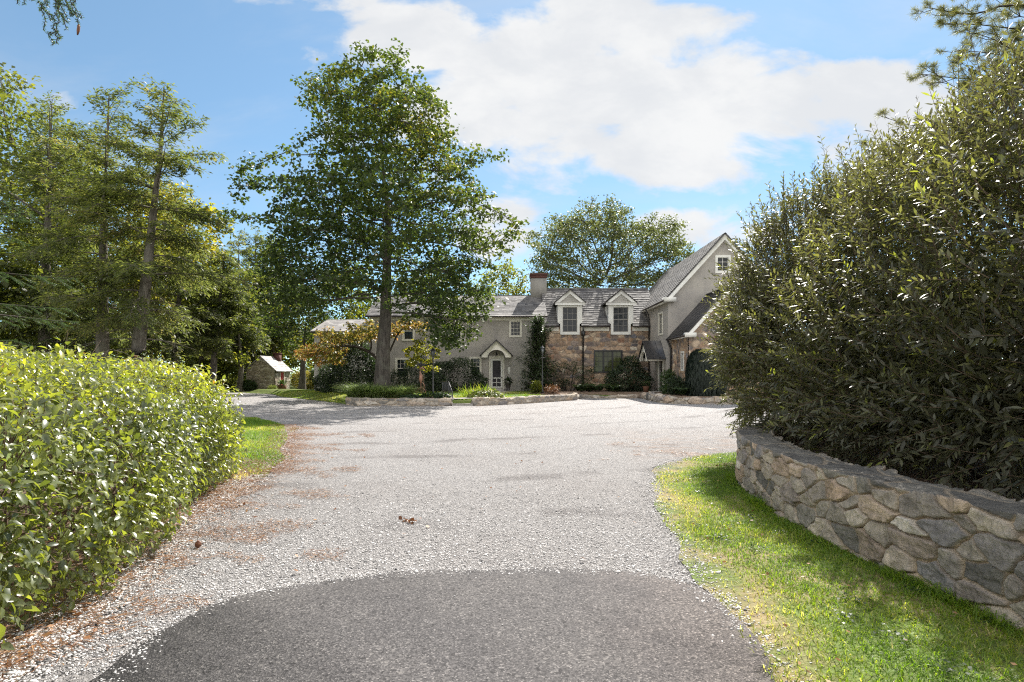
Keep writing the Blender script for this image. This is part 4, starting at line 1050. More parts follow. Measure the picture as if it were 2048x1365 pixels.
def blob_points(blobs, n):
    vol = np.array([b[1]*b[2]*b[3] for b in [(None, *x[1]) for x in blobs]]); w = vol**.75; w /= w.sum()
    out = []
    for (c, r), k in zip(blobs, np.maximum(6, (w*n).astype(int))):
        d = nrm(rv(k)); t = ru(k, .25, 1)**(1/3); out.append(np.array(c) + d*t[:, None]*np.array(r))
    return np.concatenate(out)

def tree_thing(name, label, cat, group, trunk, trunk_r, blobs, npts, step, leafmat, leaf, per, spread, bark='bark', kind='quad', thr=.03, seed=1, base_flare=1.35, tip=.011, limbcap=.5, flat=.6, tints=(0, 1), nodes_from=0.35, infl=2.5, kill=None):
    global rng
    rng = np.random.default_rng(seed)
    tr = smooth_line(trunk, .35); t = thing(name, label, cat, tuple(tr[0]), group)
    s = np.linspace(0, 1, len(tr)); rad = trunk_r*((1 - s)**1.55*.93 + .07*(1 - s*.8))*(1 + (base_flare - 1)*np.exp(-s*22))
    # bark relief on the trunk
    sides = 20; nn = SN(seed + 77, 2, 4, 1.0); th = np.linspace(0, 2*math.pi, sides, endpoint=False)
    d = nrm(np.gradient(tr, axis=0)); a = nrm(np.cross(d, np.array([0, 1., .01]))); b = np.cross(d, a)
    TH, SS = np.meshgrid(th, s*12, indexing='xy')
    rr = rad[:, None]*(1 + .05*nn(np.sin(TH)*3, SS*.4 + np.cos(TH)*3) + .06*np.sin(TH*5 + SS*.3)*np.exp(-SS*.35))
    V = tr[:, None] + (a[:, None]*np.cos(TH)[..., None] + b[:, None]*np.sin(TH)[..., None])*rr[..., None]
    j = np.arange(sides); q = np.stack([j, (j+1) % sides, (j+1) % sides + sides, j + sides], 1)
    loops = (np.arange(len(tr)-1)[:, None, None]*sides + q).ravel()
    mesh_np('trunk', V.reshape(-1, 3), loops, np.arange((len(tr)-1)*sides)*4, M[bark], t, smooth=True)
    pts = blob_points(blobs, npts)
    k0 = int(len(tr)*nodes_from)
    N, par = colonize(pts, tr[k0:], step, infl, kill or step*1.3)
    nt = len(tr) - k0
    r = np.full(len(N), tip)**2.3
    for i in range(len(N)-1, nt-1, -1): r[par[i]] += r[i]
    r = r**(1/2.3)
    cap = np.concatenate([rad[k0:], np.full(len(N)-nt, trunk_r*limbcap)]); r = np.minimum(r, cap)
    i = np.arange(nt, len(N)); p = par[i]
    seg_mesh('limb', N[p], N[i], np.minimum(r[p], r[i]*1.3), r[i], M[bark], t)
    tips = i[r[i] < thr]
    k = per; P = np.repeat(N[tips], k, 0); n = len(P)
    off = rv(n, 1.0); off[:, 2] *= flat; P = P + off*spread*.55 + np.repeat(nrm(N[tips]-N[par[tips]]), k, 0)*ru(n, 0, spread)[:, None]
    Nn = nrm(np.repeat(nrm(rv(len(tips), .5) + np.array([0, 0, 1.0])), k, 0) + rv(n, .32) + off*.15); D = nrm(rv(n) * np.array([1, 1, .45]) + np.array([0, 0, -.35]))
    L = leaf*ru(n, .7, 1.3)
    big = SN(seed + 5, 3, 2, .45); tint = np.clip(ru(n)*.75 + .16*big(P[:, 0], P[:, 1], P[:, 2]) + .1, 0, 1)*(tints[1]-tints[0]) + tints[0]
    leaves('crown', P, D, Nn, L, L*.75, tint, M[leafmat], t, kind, .12, .12)
    return t

# --- the big maple
TY = 30.0
mz = lambda zx, zy: (440 + zx/2.133, 60 + zy/2.133)
def mblob(zx, zy, rx, ry, dy=0.0, rd=None):
    px, py = mz(zx, zy); c = at(px, py, TY); c[1] += dy
    k = TY/F/2.133
    return (c, (rx*k, (rd if rd else min(rx, 110)*k*1.1), ry*k))
raw = [(635,75,30,35),(625,140,55,45),(745,120,40,45),(770,200,45,50),(690,200,90,55),(580,215,60,50),(395,185,55,32),(450,215,60,35),(380,275,55,35),(470,320,60,40),(560,290,90,60),(680,290,110,60),
       (860,285,65,45),(790,260,60,40),(945,350,25,18),(870,360,80,50),(760,380,110,70),(600,400,110,70),(460,430,55,45),(930,430,70,45),(850,460,100,60),(700,470,120,60),
       (345,510,45,22),(420,540,60,40),(520,510,90,55),(620,560,120,60),(780,560,130,60),(930,540,80,50),(1070,520,60,28),(1150,545,55,18),(1030,590,60,40),
       (130,590,50,45),(90,660,60,60),(190,640,60,45),(270,650,50,40),(60,750,50,50),(30,800,40,40),(110,800,40,20),
       (430,650,80,50),(380,730,90,60),(520,680,110,60),(640,690,120,60),(800,680,120,60),(950,650,90,60),(1060,690,70,45),(1110,720,50,40),
       (340,800,90,50),(470,800,120,55),(600,800,120,60),(760,800,120,60),(900,780,110,60),(1030,800,90,60),(1140,850,90,45),(1240,830,55,35),(1270,800,30,20),
       (240,910,60,45),(330,900,90,50),(450,910,120,55),(590,910,120,55),(740,910,110,50),(880,910,110,60),(1020,910,110,60),(1160,920,80,45),(1230,890,45,35),
       (260,1000,80,50),(380,1010,110,55),(520,1010,110,55),(850,1010,110,55),(980,1010,120,55),(1120,1000,80,35),
       (230,1100,70,55),(330,1110,100,50),(460,1110,110,50),(590,1100,90,45),(830,1100,100,50),(960,1110,110,55),(1080,1100,90,55),(1140,1160,40,35),
       (200,1190,45,40),(300,1190,80,35),(420,1180,70,30),(800,1180,60,40),(930,1190,110,45),(1050,1190,80,50),(950,1260,80,35),(1040,1270,70,40),(990,1320,50,30),(1090,1290,35,30)]
blobs = []; rr_ = np.random.default_rng(4)
for zx, zy, rx, ry in raw:
    blobs.append(mblob(zx, zy, rx, ry))
    xc = 680 + (zy-600)*.02; Rh = np.interp(zy, [60, 200, 400, 600, 800, 1000, 1150, 1320], [60, 170, 270, 330, 420, 430, 400, 330])
    dep = math.sqrt(max(0, Rh**2 - (zx-xc)**2)) * TY/F/2.133
    if dep > 1.2 and 150 < zx < 1200:
        for s in (-1, 1): blobs.append(mblob(zx + rr_.uniform(-30, 30), zy + rr_.uniform(-25, 25), rx*.85, ry*.85, s*dep*rr_.uniform(.45, .85)))
tb = at(765, 790, TY); tb[2] = .25
def mp(zx, zy, dy=0): q = at(*mz(zx, zy), TY); q[1] += dy; return q
for zx, zy, rx, ry, dy in [(700,1080,80,45,-2.5),(650,1010,90,50,-3.2),(760,1000,90,50,-3.4),(700,920,90,50,-3.6),(620,860,90,50,-3.6),(780,860,90,50,-3.8),(700,790,90,50,-3.6),(640,700,80,50,-3.2),(750,720,80,50,-3.2),(700,620,80,50,-3.0),(680,540,80,45,-2.6),(720,1130,60,30,-1.6),(690,450,70,45,-2.2),(500,960,90,45,-3),(880,960,90,45,-3),(680,360,60,40,-1.6),
                           (250,1060,70,50,0),(330,1160,90,40,1),(300,1060,90,50,-1),(1010,1180,110,50,-1),(920,1160,110,50,1),(860,1140,90,40,-2)]: blobs.append(mblob(zx, zy, rx, ry, dy))
trunk = [tb, at(765, 740, TY), at(767, 690, TY), at(771, 640, TY), mp(708, 1140), mp(712, 1000), mp(715, 880), mp(712, 760, .2), mp(695, 620, .1), mp(690, 480), mp(680, 340), mp(660, 210), mp(640, 95)]
tree_thing('maple_tree', 'tall maple with broad green crown standing on the front lawn', 'tree', None, trunk, .44, blobs, 3400, .42, 'lf_maple', .205, 27, .42, seed=3, thr=.026, tip=.0095, infl=2.2, flat=.5, nodes_from=.26, limbcap=.55, tints=(0, .93))

# --- dogwood in autumn colour, young yellow tree, dark tree by the shed, trees behind the house
def pb(px, py, rx, ry, Y, rd=None, dy=0):
    c = at(px, py, Y); c[1] += dy; k = Y/F
    return (c, (rx*k, rd or rx*k*.9, ry*k))
Y = 33.5
tree_thing('dogwood_tree', 'spreading dogwood with orange and yellow leaves behind the maple trunk', 'tree', None, [at(768, 800, Y)*[1,1,0]+[0,0,.3], at(764, 752, Y), at(762, 735, Y), at(760, 725, Y)], .14,
    [pb(632, 716, 38, 6, Y), pb(655, 724, 40, 5, Y), pb(650, 694, 45, 7, Y), pb(690, 676, 50, 9, Y), pb(735, 668, 40, 9, Y), pb(660, 668, 30, 6, Y), pb(790, 655, 40, 10, Y), pb(830, 650, 35, 10, Y), pb(715, 690, 35, 7, Y), pb(720, 650, 30, 8, Y), pb(632, 702, 25, 4, Y), pb(690, 670, 50, 8, Y, dy=1.8), pb(640, 700, 50, 8, Y, dy=1.5), pb(760, 660, 40, 8, Y, dy=1.8), pb(660, 705, 50, 8, Y, dy=-1.5)],
    420, .3, 'lf_dogwood', .165, 24, .27, 'twig_dark', seed=5, thr=.05, flat=.25, limbcap=.7, tip=.012, infl=4, nodes_from=.6)
Y = 32.0
tree_thing('sapling', 'slender sapling with bright yellow-green leaves beside the left lantern post', 'tree', None, [at(846, 800, Y)*[1,1,0]+[0,0,.3], at(847, 760, Y), at(848, 720, Y), at(849, 690, Y)], .04,
    [pb(845, 690, 18, 12, Y), pb(835, 705, 22, 9, Y), pb(862, 712, 18, 9, Y), pb(848, 722, 24, 8, Y), pb(868, 700, 14, 7, Y), pb(855, 735, 20, 6, Y), pb(830, 690, 10, 8, Y), pb(838, 728, 20, 6, Y), pb(846, 672, 10, 10, Y)],
    170, .2, 'lf_yellow', .15, 18, .2, 'twig', seed=8, thr=.05, flat=.35, limbcap=.6, tip=.006, infl=3)
Y = 45.0
tree_thing('shade_tree', 'dark leafy tree standing between the stone shed and the house end', 'tree', None, [at(604, 785, Y)*[1,1,0]+[0,0,.0], at(606, 730, Y), at(608, 690, Y), at(612, 640, Y), at(612, 600, Y)], .32,
    [pb(610, 600, 60, 28, Y), pb(570, 630, 40, 25, Y), pb(640, 640, 35, 25, Y), pb(560, 660, 30, 14, Y), pb(620, 665, 38, 16, Y), pb(590, 575, 40, 22, Y), pb(535, 640, 22, 18, Y), pb(640, 600, 40, 20, Y), pb(580, 690, 28, 10, Y)],
    700, .5, 'lf_maple', .22, 26, .5, seed=11, thr=.04, tip=.012, infl=4, tints=(0, .75))
Y = 56.0
lb = [pb(1100, 500, 40, 22, Y), pb(1085, 530, 25, 18, Y), pb(1140, 460, 45, 25, Y), pb(1190, 440, 50, 18, Y), pb(1225, 450, 45, 24, Y), pb(1170, 490, 55, 25, Y), pb(1235, 490, 45, 22, Y), pb(1290, 470, 40, 18, Y), pb(1330, 480, 40, 20, Y), pb(1365, 510, 22, 20, Y),
      pb(1300, 505, 45, 20, Y), pb(1345, 540, 32, 18, Y), pb(1120, 545, 25, 14, Y), pb(1190, 530, 50, 14, Y), pb(1260, 530, 45, 14, Y), pb(1310, 550, 30, 12, Y)]
lb += [pb(1095, 560, 35, 20, Y), pb(1150, 565, 50, 18, Y), pb(1215, 560, 50, 20, Y), pb(1280, 562, 50, 20, Y), pb(1340, 568, 40, 18, Y)]
lb += [(c + np.array([rr_.uniform(-1, 1), d, rr_.uniform(-.6, .6)]), r) for (c, r) in lb for d in (-3.0, 3.2)]
tree_thing('locust_tree', 'airy broad locust tree rising behind the fieldstone roof', 'tree', None, [(8.6, Y, 0), (8.7, Y, 3), (8.9, Y, 6), (9.1, Y, 8.5), (9.3, Y, 11)], .38, lb, 2300, .6, 'lf_locust', .21, 44, .6, seed=14, thr=.034, tip=.013, infl=5, flat=.5, nodes_from=.22, limbcap=.6)
Y = 57.0
tree_thing('yellowing_tree', 'round yellow-tinged tree behind the stucco roof left of the chimney', 'tree', None, [(-.6, Y, 0), (-.6, Y, 4), (-.5, Y, 7), (-.5, Y, 9.5)], .3,
    [pb(1010, 555, 40, 22, Y), pb(985, 570, 24, 18, Y), pb(1040, 570, 24, 20, Y), pb(1015, 580, 45, 16, Y), pb(960, 580, 28, 16, Y), pb(1010, 540, 25, 12, Y)], 420, .6, 'lf_yellow', .26, 30, .55, seed=15, thr=.04, tip=.013, infl=5, tints=(0, .7))

# --- hemlocks
def conifer(name, label, group, trunk, r0, zfol, prof, nbr, seed, leafmat='lf_hemlock', spray=.23, sw=.074, dens=1.0, rise=.40, droop=.45, cat='tree', bark='bark_hem', dead=True, twigk=.40, zdead=2.0, bare_first=.18):
    r = np.random.default_rng(seed); tr = smooth_line(trunk, .4); H_ = tr[-1][2]; z0 = tr[0][2]
    t = thing(name, label, cat, tuple(tr[0]), group)
    s = np.linspace(0, 1, len(tr)); rad = r0*(1 - s*.94)*(1 + .35*np.exp(-s*25))
    mb = MB(); mb.tube(tr, list(rad), 12); mb.build('trunk', M[bark], t, True)
    A=[];B=[];RA=[];RB=[]; P=[];D=[];Nn=[];L=[]
    zs = np.sort(z0 + zfol + (H_ - z0 - zfol)*r.uniform(0, 1, nbr)**.92)
    for i, z in enumerate(zs):
        k = int(np.argmin(np.abs(tr[:, 2] - z))); h = (z - z0 - zfol)/(H_ - z0 - zfol)
        az = i*2.399 + r.uniform(-.5, .5); ln = prof(h)*(r.uniform(.30, 1.2) if r.random() > .12 else .25)
        hd = np.array([math.cos(az), math.sin(az), 0]); m = 9
        ss = np.linspace(0, 1, m); a_ = rise*(.4 + h*1.2)*r.uniform(.1, 2.0); b_ = droop*(1.1 - h*.7)*r.uniform(.4, 1.6)
        side = np.array([-hd[1], hd[0], 0]); bend = r.uniform(-.15, .15)
        Q = tr[k] + hd*(ln*ss)[:, None] + side*(bend*ln*ss**2)[:, None] + np.array([0, 0, 1])*(ln*(a_*ss - b_*ss**2))[:, None]
        rb = (.012*ln + .006)*(1 - ss*.85)
        A.append(Q[:-1]); B.append(Q[1:]); RA.append(rb[:-1]); RB.append(rb[1:])
        nt = max(5, int(ln*11.5))
        for j in range(nt):
            f = bare_first + (1 - bare_first)*(j + r.uniform(0, 1))/nt; sd = 1 if j % 2 else -1
            x = f*(m-1); k0 = min(m-2, int(x)); q = Q[k0] + (Q[k0+1]-Q[k0])*(x-k0); bd = nrm(Q[k0+1]-Q[k0])
            tl = max(.25, ln*twigk*(1.05 - f*.75))*r.uniform(.6, 1.2)
            td = nrm(bd*r.uniform(.45, 1.0) + side*sd*r.uniform(.7, 1.1) + np.array([0, 0, r.uniform(-.70, .42)]))
            e = q + td*tl + np.array([0, 0, -.12*tl])
            A.append(q[None]); B.append(e[None]); RA.append(np.array([.008])); RB.append(np.array([.003]))
            ns = max(3, int(tl/.046*dens)); g = r.uniform(0.05, 1.05, ns)[:, None]
            p = q + (e - q)*g + r.normal(size=(ns, 3))*[.06, .06, .09]
            sdn = np.cross(td, [0, 0, 1.]); sg = np.where(r.random(ns) < .5, -1, 1)[:, None]
            dd = nrm(td*.75 + sdn*sg*r.uniform(.3, 1.0, (ns, 1)) + r.normal(size=(ns, 3))*.22 + np.array([0, 0, -.12]))
            P.append(p); D.append(dd); Nn.append(nrm(np.array([0, 0, 1.]) + r.normal(size=(ns, 3))*.4)); L.append(spray*r.uniform(.6, 1.3, ns))
    if dead:
        for i in range(int(nbr*.22)):
            z = z0 + r.uniform(zdead, zfol + 2.5); k = int(np.argmin(np.abs(tr[:, 2] - z))); az = r.uniform(0, 6.28); ln = r.uniform(.8, 3.0)
            hd = np.array([math.cos(az), math.sin(az), 0]); ss = np.linspace(0, 1, 5)
            Q = tr[k] + hd*(ln*ss)[:, None] + np.array([0, 0, 1])*(ln*(.12*ss - .3*ss**2))[:, None] + r.normal(size=(5, 3))*.05*ss[:, None]
            A.append(Q[:-1]); B.append(Q[1:]); rb = .022*(1-ss*.8); RA.append(rb[:-1]); RB.append(rb[1:])
    seg_mesh('limb', np.concatenate(A), np.concatenate(B), np.concatenate(RA), np.concatenate(RB), M[bark], t, 4)
    P = np.concatenate(P); n = len(P); L = np.concatenate(L)
    big = SN(seed + 3, 3, 2, .7)
    tint = np.clip(r.uniform(0, .8, n) + .14*big(P[:, 0], P[:, 1], P[:, 2]) + .1, 0, 1)
    leaves('crown', P, np.concatenate(D), np.concatenate(Nn), L, sw*r.uniform(.7, 1.3, n), tint, M[leafmat], t, 'quad', .1, .1)
    return t
gh = 'tall hemlocks beyond the hedge'
hp = lambda w: (lambda h: 1.22*w*(.40 + .60*min(1, h*4))*(1 - h)**.66 + .35)
Y = 27.0
conifer('hemlock_tree', 'tall hemlock with bare leaning trunk, its peak highest beyond the hedge', gh, [at(274, 760, Y)*[1,1,0], at(277, 700, Y), at(288, 600, Y), at(301, 480, Y), at(312, 380, Y), at(322, 290, Y), at(328, 175, Y)], .36, 3.4, hp(3.6), 90, 101)
Y = 28.5
conifer('hemlock_tree', 'straight hemlock left of the leaning one, thick upright trunk', gh, [at(204, 760, Y)*[1,1,0], at(205, 700, Y), at(206, 560, Y), at(208, 430, Y), at(214, 300, Y), at(218, 190, Y)], .34, 3.2, hp(3.9), 90, 102)
Y = 31.0
conifer('hemlock_tree', 'dense hemlock at the photo edge, wide crown above the spruce', gh, [at(86, 770, Y)*[1,1,0], at(90, 600, Y), at(96, 440, Y), at(100, 300, Y), at(104, 205, Y)], .34, 2.5, hp(5.0), 95, 103)
Y = 40.0
conifer('hemlock_tree', 'shorter sunlit hemlock nearest the stone shed', gh, [at(424, 785, Y)*[1,1,0], at(428, 720, Y), at(436, 640, Y), at(444, 560, Y), at(450, 500, Y)], .27, 2.6, hp(2.1), 100, 104, spray=.30, sw=.10, rise=.2)
Y = 56.0
conifer('hemlock_tree', 'slim hemlock with pointed top just left of the maple crown', gh, [at(505, 790, Y)*[1,1,0], at(507, 650, Y), at(510, 560, Y), at(512, 462, Y)], .26, 2.2, hp(3.6), 85, 105, spray=.32, sw=.10)
Y = 37.0
conifer('hemlock_tree', 'bare dark hemlock trunk right of the leaning hemlock', gh, [at(346, 785, Y)*[1,1,0], at(350, 720, Y), at(356, 620, Y), at(366, 520, Y), at(372, 430, Y)], .27, 2.6, hp(3.2), 75, 106, spray=.28, sw=.09)
Y = 50.0
conifer('hemlock_tree', 'far slender hemlock with open crown between the shorter ones', gh, [at(474, 790, Y)*[1,1,0], at(476, 640, Y), at(478, 480, Y)], .22, 2.4, hp(3.3), 70, 107, spray=.34, sw=.11)

# --- broadleaf wood behind the hemlocks
gw = 'broadleaf trees in the wood behind the hemlocks'
def wood_tree(px, top, w, Y, seed, label, mat='lf_wood', npts=340, leaf=.34):
    zt = CH + (HZ - top)/F*Y; x = (px - 1024)/F*Y; k = w/F*Y; r = np.random.default_rng(seed)
    bl = []
    for i in range(16):
        z = zt*(.22 + .75*r.uniform(0, 1)); f = 1 - abs(z/zt - .55)*1.0
        a = r.uniform(0, 6.28); d = k*.62*f*r.uniform(.3, 1)
        bl.append((np.array([x + d*math.cos(a), Y + d*math.sin(a), z]), (k*.46*r.uniform(.7, 1.2), k*.46, zt*.12*r.uniform(.8, 1.3))))
    tree_thing('broadleaf_tree', label, 'tree', gw, [(x, Y, 0), (x + .1, Y, zt*.25), (x - .1, Y, zt*.5), (x, Y, zt*.8)], .28, bl, npts, .75, mat, leaf, 44, .85, 'bark_hem', seed=seed, thr=.05, tip=.016, infl=6, nodes_from=.3)
wood_tree(30, 190, 170, 38, 201, 'tall broadleaf tree at the left edge with thin windblown top', 'lf_wood', 620, .26)
wood_tree(150, 330, 120, 44, 202, 'olive broadleaf tree behind the two tall hemlock trunks')
wood_tree(265, 520, 100, 40, 203, 'low bright yellow tree glowing between the hemlock trunks', 'lf_yellow')
wood_tree(350, 400, 110, 46, 204, 'yellow-green tree right of the leaning hemlock', 'lf_yellow', 420)
wood_tree(420, 560, 80, 54, 205, 'small green tree behind the sunlit hemlock')
wood_tree(560, 560, 80, 62, 206, 'pale green tree far behind the stone shed', 'lf_wood', 300)
wood_tree(700, 545, 90, 64, 207, 'yellow lit tree beyond the roof, seen under the maple', 'lf_yellow', 300)
wood_tree(-40, 480, 110, 30, 208, 'dense green tree behind the spruce at the photo edge', 'lf_wood', 300)
wood_tree(90, 560, 90, 36, 209, 'low shrubby tree under the hemlocks behind the spruce', 'lf_wood', 300)
wood_tree(470, 690, 55, 56, 210, 'low golden bush-like tree left of the stone shed', 'lf_yellow', 200, .26)
wood_tree(850, 560, 90, 66, 211, 'green tree behind the house hidden by the maple', 'lf_wood', 240)
wood_tree(400, 470, 70, 48, 212, 'olive tree between the hemlocks and the maple, taller of two', 'lf_wood', 420, .3)
wood_tree(545, 500, 60, 58, 213, 'green tree filling the gap left of the maple crown', 'lf_wood', 420, .3)
wood_tree(300, 440, 90, 52, 214, 'mid green tree behind the leaning hemlock trunk', 'lf_wood', 420, .3)
wood_tree(480, 540, 60, 47, 215, 'olive tree directly behind the stone shed roof, shorter of two', 'lf_wood', 320, .28)
# far wood closing the view: too many to count
r = np.random.default_rng(301); n = 42000
X_ = r.uniform(-75, 4, n); Yw = r.uniform(66, 84, n); sn = SN(302, 2, 4, .22); hz = 6.5 + 1.8*sn(X_, Yw*.3)
Z_ = hz*r.uniform(0, 1, n)**.8
cl = SN(303, 3, 3, .9); keepm = cl(X_, Yw, Z_) > -.55
P = np.stack([X_, Yw, Z_], 1)[keepm]; n = len(P); rng = r
L_ = r.uniform(.3, .6, n)
fo = leaves('far_woods', P, nrm(rv(n)), nrm(rv(n, .7) + [0, 0, 1]), L_, L_*.7, np.clip(r.uniform(0, .8, n) + .15*cl(P[:, 0]*.2, P[:, 1]*.2, P[:, 2]*.2), 0, 1), M['lf_wood'], None)
tag(fo, 'far woodland edge closing the view behind the shed and hemlocks', 'woods', kind='stuff')
# understorey in the hemlock wood
n = 26000; X_ = r.uniform(-40, -15.5, n); Yw = r.uniform(30, 60, n); hz = 1.5 + .7*SN(305, 2, 4, .5)(X_, Yw)
ok = (hz > .3) & ~((X_ > -24.5) & (Yw > 42)) & ~((Yw < 46) & (X_ > -22 + 0*Yw) ) & ~((X_ > -31) & (Yw < 45) & (Yw > 26))
P = np.stack([X_, Yw, hz*r.uniform(0, 1, n)], 1)[ok]; n = len(P); L_ = r.uniform(.14, .28, n)
fo = leaves('undergrowth', P, nrm(rv(n)), nrm(rv(n, .7) + [0, 0, 1]), L_, L_*.7, r.uniform(0, 1, n), M['lf_wood'], None)
tag(fo, 'tangled undergrowth beneath the hemlocks beyond the drive', 'undergrowth', kind='stuff')

# --- near spruce at the left edge, with a branch hanging into the top corner
def needle_twigs(Q0, Q1, per_m, nl, nw, r):
    P=[];D=[];N_=[]
    for a, b in zip(Q0, Q1):
        ln = np.linalg.norm(b - a); k = max(6, int(ln*per_m)); d = nrm(b - a); g = r.uniform(0, 1, k)[:, None]
        x = nrm(np.cross(d, [0.1, .2, 1.])); y = np.cross(d, x); th = r.uniform(0, 6.28, (k, 1))
        rad = x*np.cos(th) + y*np.sin(th)
        P.append(a + (b-a)*g); D.append(nrm(rad + d*.75 + np.array([0, 0, .15]))); N_.append(nrm(np.cross(rad, d) + r.normal(size=(k, 3))*.2))
    P = np.concatenate(P); n = len(P)
    return P, np.concatenate(D), np.concatenate(N_), nl*r.uniform(.75, 1.2, n), np.full(n, nw)
r = np.random.default_rng(401); rng = r
sp = thing('spruce_tree', 'near spruce with drooping bristly branches behind the hedge', 'tree', (-10.6, 10.2, 0))
mb = MB(); mb.tube([(-10.6, 10.2, -.1), (-10.6, 10.2, 3), (-10.6, 10.2, 7), (-10.55, 10.2, 13)], [.30, .25, .17, .03], 12); mb.build('trunk', M['bark_hem'], sp, True)
A=[];B=[];RA=[];RB=[];T0=[];T1=[]
def spruce_branch(Q, rb, fine, tw=.5):
    m = len(Q); A.append(Q[:-1]); B.append(Q[1:]); RA.append(rb[:-1]); RB.append(rb[1:])
    ln = np.linalg.norm(np.diff(Q, axis=0), axis=1).sum(); nt = int(ln*fine)
    for j in range(nt):
        f = .12 + .88*(j + r.uniform(0, .9))/nt; x = f*(m-1); k0 = min(m-2, int(x)); q = Q[k0] + (Q[k0+1]-Q[k0])*(x-k0); bd = nrm(Q[k0+1]-Q[k0])
        side = nrm(np.cross(bd, [0, 0, 1.])); sd = 1 if j % 2 else -1
        tl = tw*r.uniform(.5, 1.2)*(1.15 - f*.6); td = nrm(bd*.8 + side*sd*r.uniform(.5, .9) + np.array([0, 0, r.uniform(-.45, .1)]))
        e = q + td*tl - np.array([0, 0, .12*tl]); A.append(q[None]); B.append(e[None]); RA.append(np.array([.006])); RB.append(np.array([.003])); T0.append(q); T1.append(e)
        for _ in range(2):
            g = r.uniform(.2, .7); q2 = q + (e-q)*g; e2 = q2 + nrm(td*.8 + side*r.choice([-1, 1])*.6 + np.array([0, 0, -.3]))*tl*.45
            A.append(q2[None]); B.append(e2[None]); RA.append(np.array([.004])); RB.append(np.array([.002])); T0.append(q2); T1.append(e2)
    k = m//2
    for a, b in zip(Q[k:-1], Q[k+1:]): T0.append(a); T1.append(b)
for i in range(46):
    z = .8 + 8.5*i/46; az = r.uniform(-1.15, .75) if i % 5 else r.uniform(1, 5); ln = (3.3 - z*.18)*r.uniform(.65, 1.05)*(1 if z < 4.3 else max(.25, .9 - (z - 4.3)*.8))
    hd = np.array([math.cos(az), math.sin(az), 0]); ss = np.linspace(0, 1, 8)
    Q = np.array([-10.6, 10.2, z]) + hd*(ln*ss)[:, None] + np.array([0, 0, 1])*(ln*(.22*ss - .42*ss**2 + .22*ss**3))[:, None]
    spruce_branch(Q, .028*(1-ss*.8), 7.0 if math.cos(az) > .2 else 2.5, .55)
# long upper limb reaching over the drive
ss = np.linspace(0, 1, 10)[:, None]
Q = np.array([-10.6, 10.2, 8.8]) + np.array([5.75, -4.35, 0])*ss + np.array([0, 0, 1])*(.6*ss - 3.3*ss**2 - .0*ss**3)
spruce_branch(Q, .035*(1-ss[:, 0]*.8), 2.5, .3)
def hang(px0, py0, px1, py1, n=2):
    a = at(px0, py0, 5.85); b = at(px1, py1, 5.85)
    mids = [a + (b-a)*t + np.array([.02*math.sin(t*5+px0), r.uniform(-.03, .03), 0]) for t in np.linspace(0, 1, 5)]
    for p, q in zip(mids[:-1], mids[1:]):
        A.append(p[None]); B.append(q[None]); RA.append(np.array([.005])); RB.append(np.array([.004])); T0.append(p); T1.append(q)
    return mids
for h_ in [(92,-60,92,12),(92,12,84,60),(92,10,80,22),(92,14,100,42),(110,-50,112,30),(112,25,110,60),(112,30,103,70),(104,65,101,90),(112,55,116,88),(108,60,120,78),(116,-20,128,36),(122,-10,126,56),(128,-30,140,30),(140,-30,152,22),(145,-20,150,20),(150,22,158,50),(150,24,167,38),(150,24,143,32),(36,-40,36,8),(50,-40,48,6),(64,-30,65,2),(100,-10,122,20),(130,-10,136,28),(96,-30,96,16),(120,-30,118,30),(86,8,72,4),(92,20,104,38),(128,30,134,46),(118,5,142,20)]: hang(*h_)
seg_mesh('limb', np.concatenate(A), np.concatenate(B), np.concatenate(RA), np.concatenate(RB), M['twig_dark'], sp, 4)
P, D, N_, L_, W_ = needle_twigs(T0, T1, 300, .030, .0062, r)
leaves('crown', P, D, N_, L_, W_, np.clip(r.normal(.45, .25, len(P)), 0, 1), M['lf_spruce'], sp, 'quad', 0, 0)
c0 = at(158, 50, 5.85); mb = MB(); mb.tube([c0, c0 + [-.002, 0, -.02], c0 + [-.008, 0, -.06], c0 + [-.016, 0, -.105]], [.006, .013, .014, .006], 8); mb.build('cone', M['cone'], sp, True)

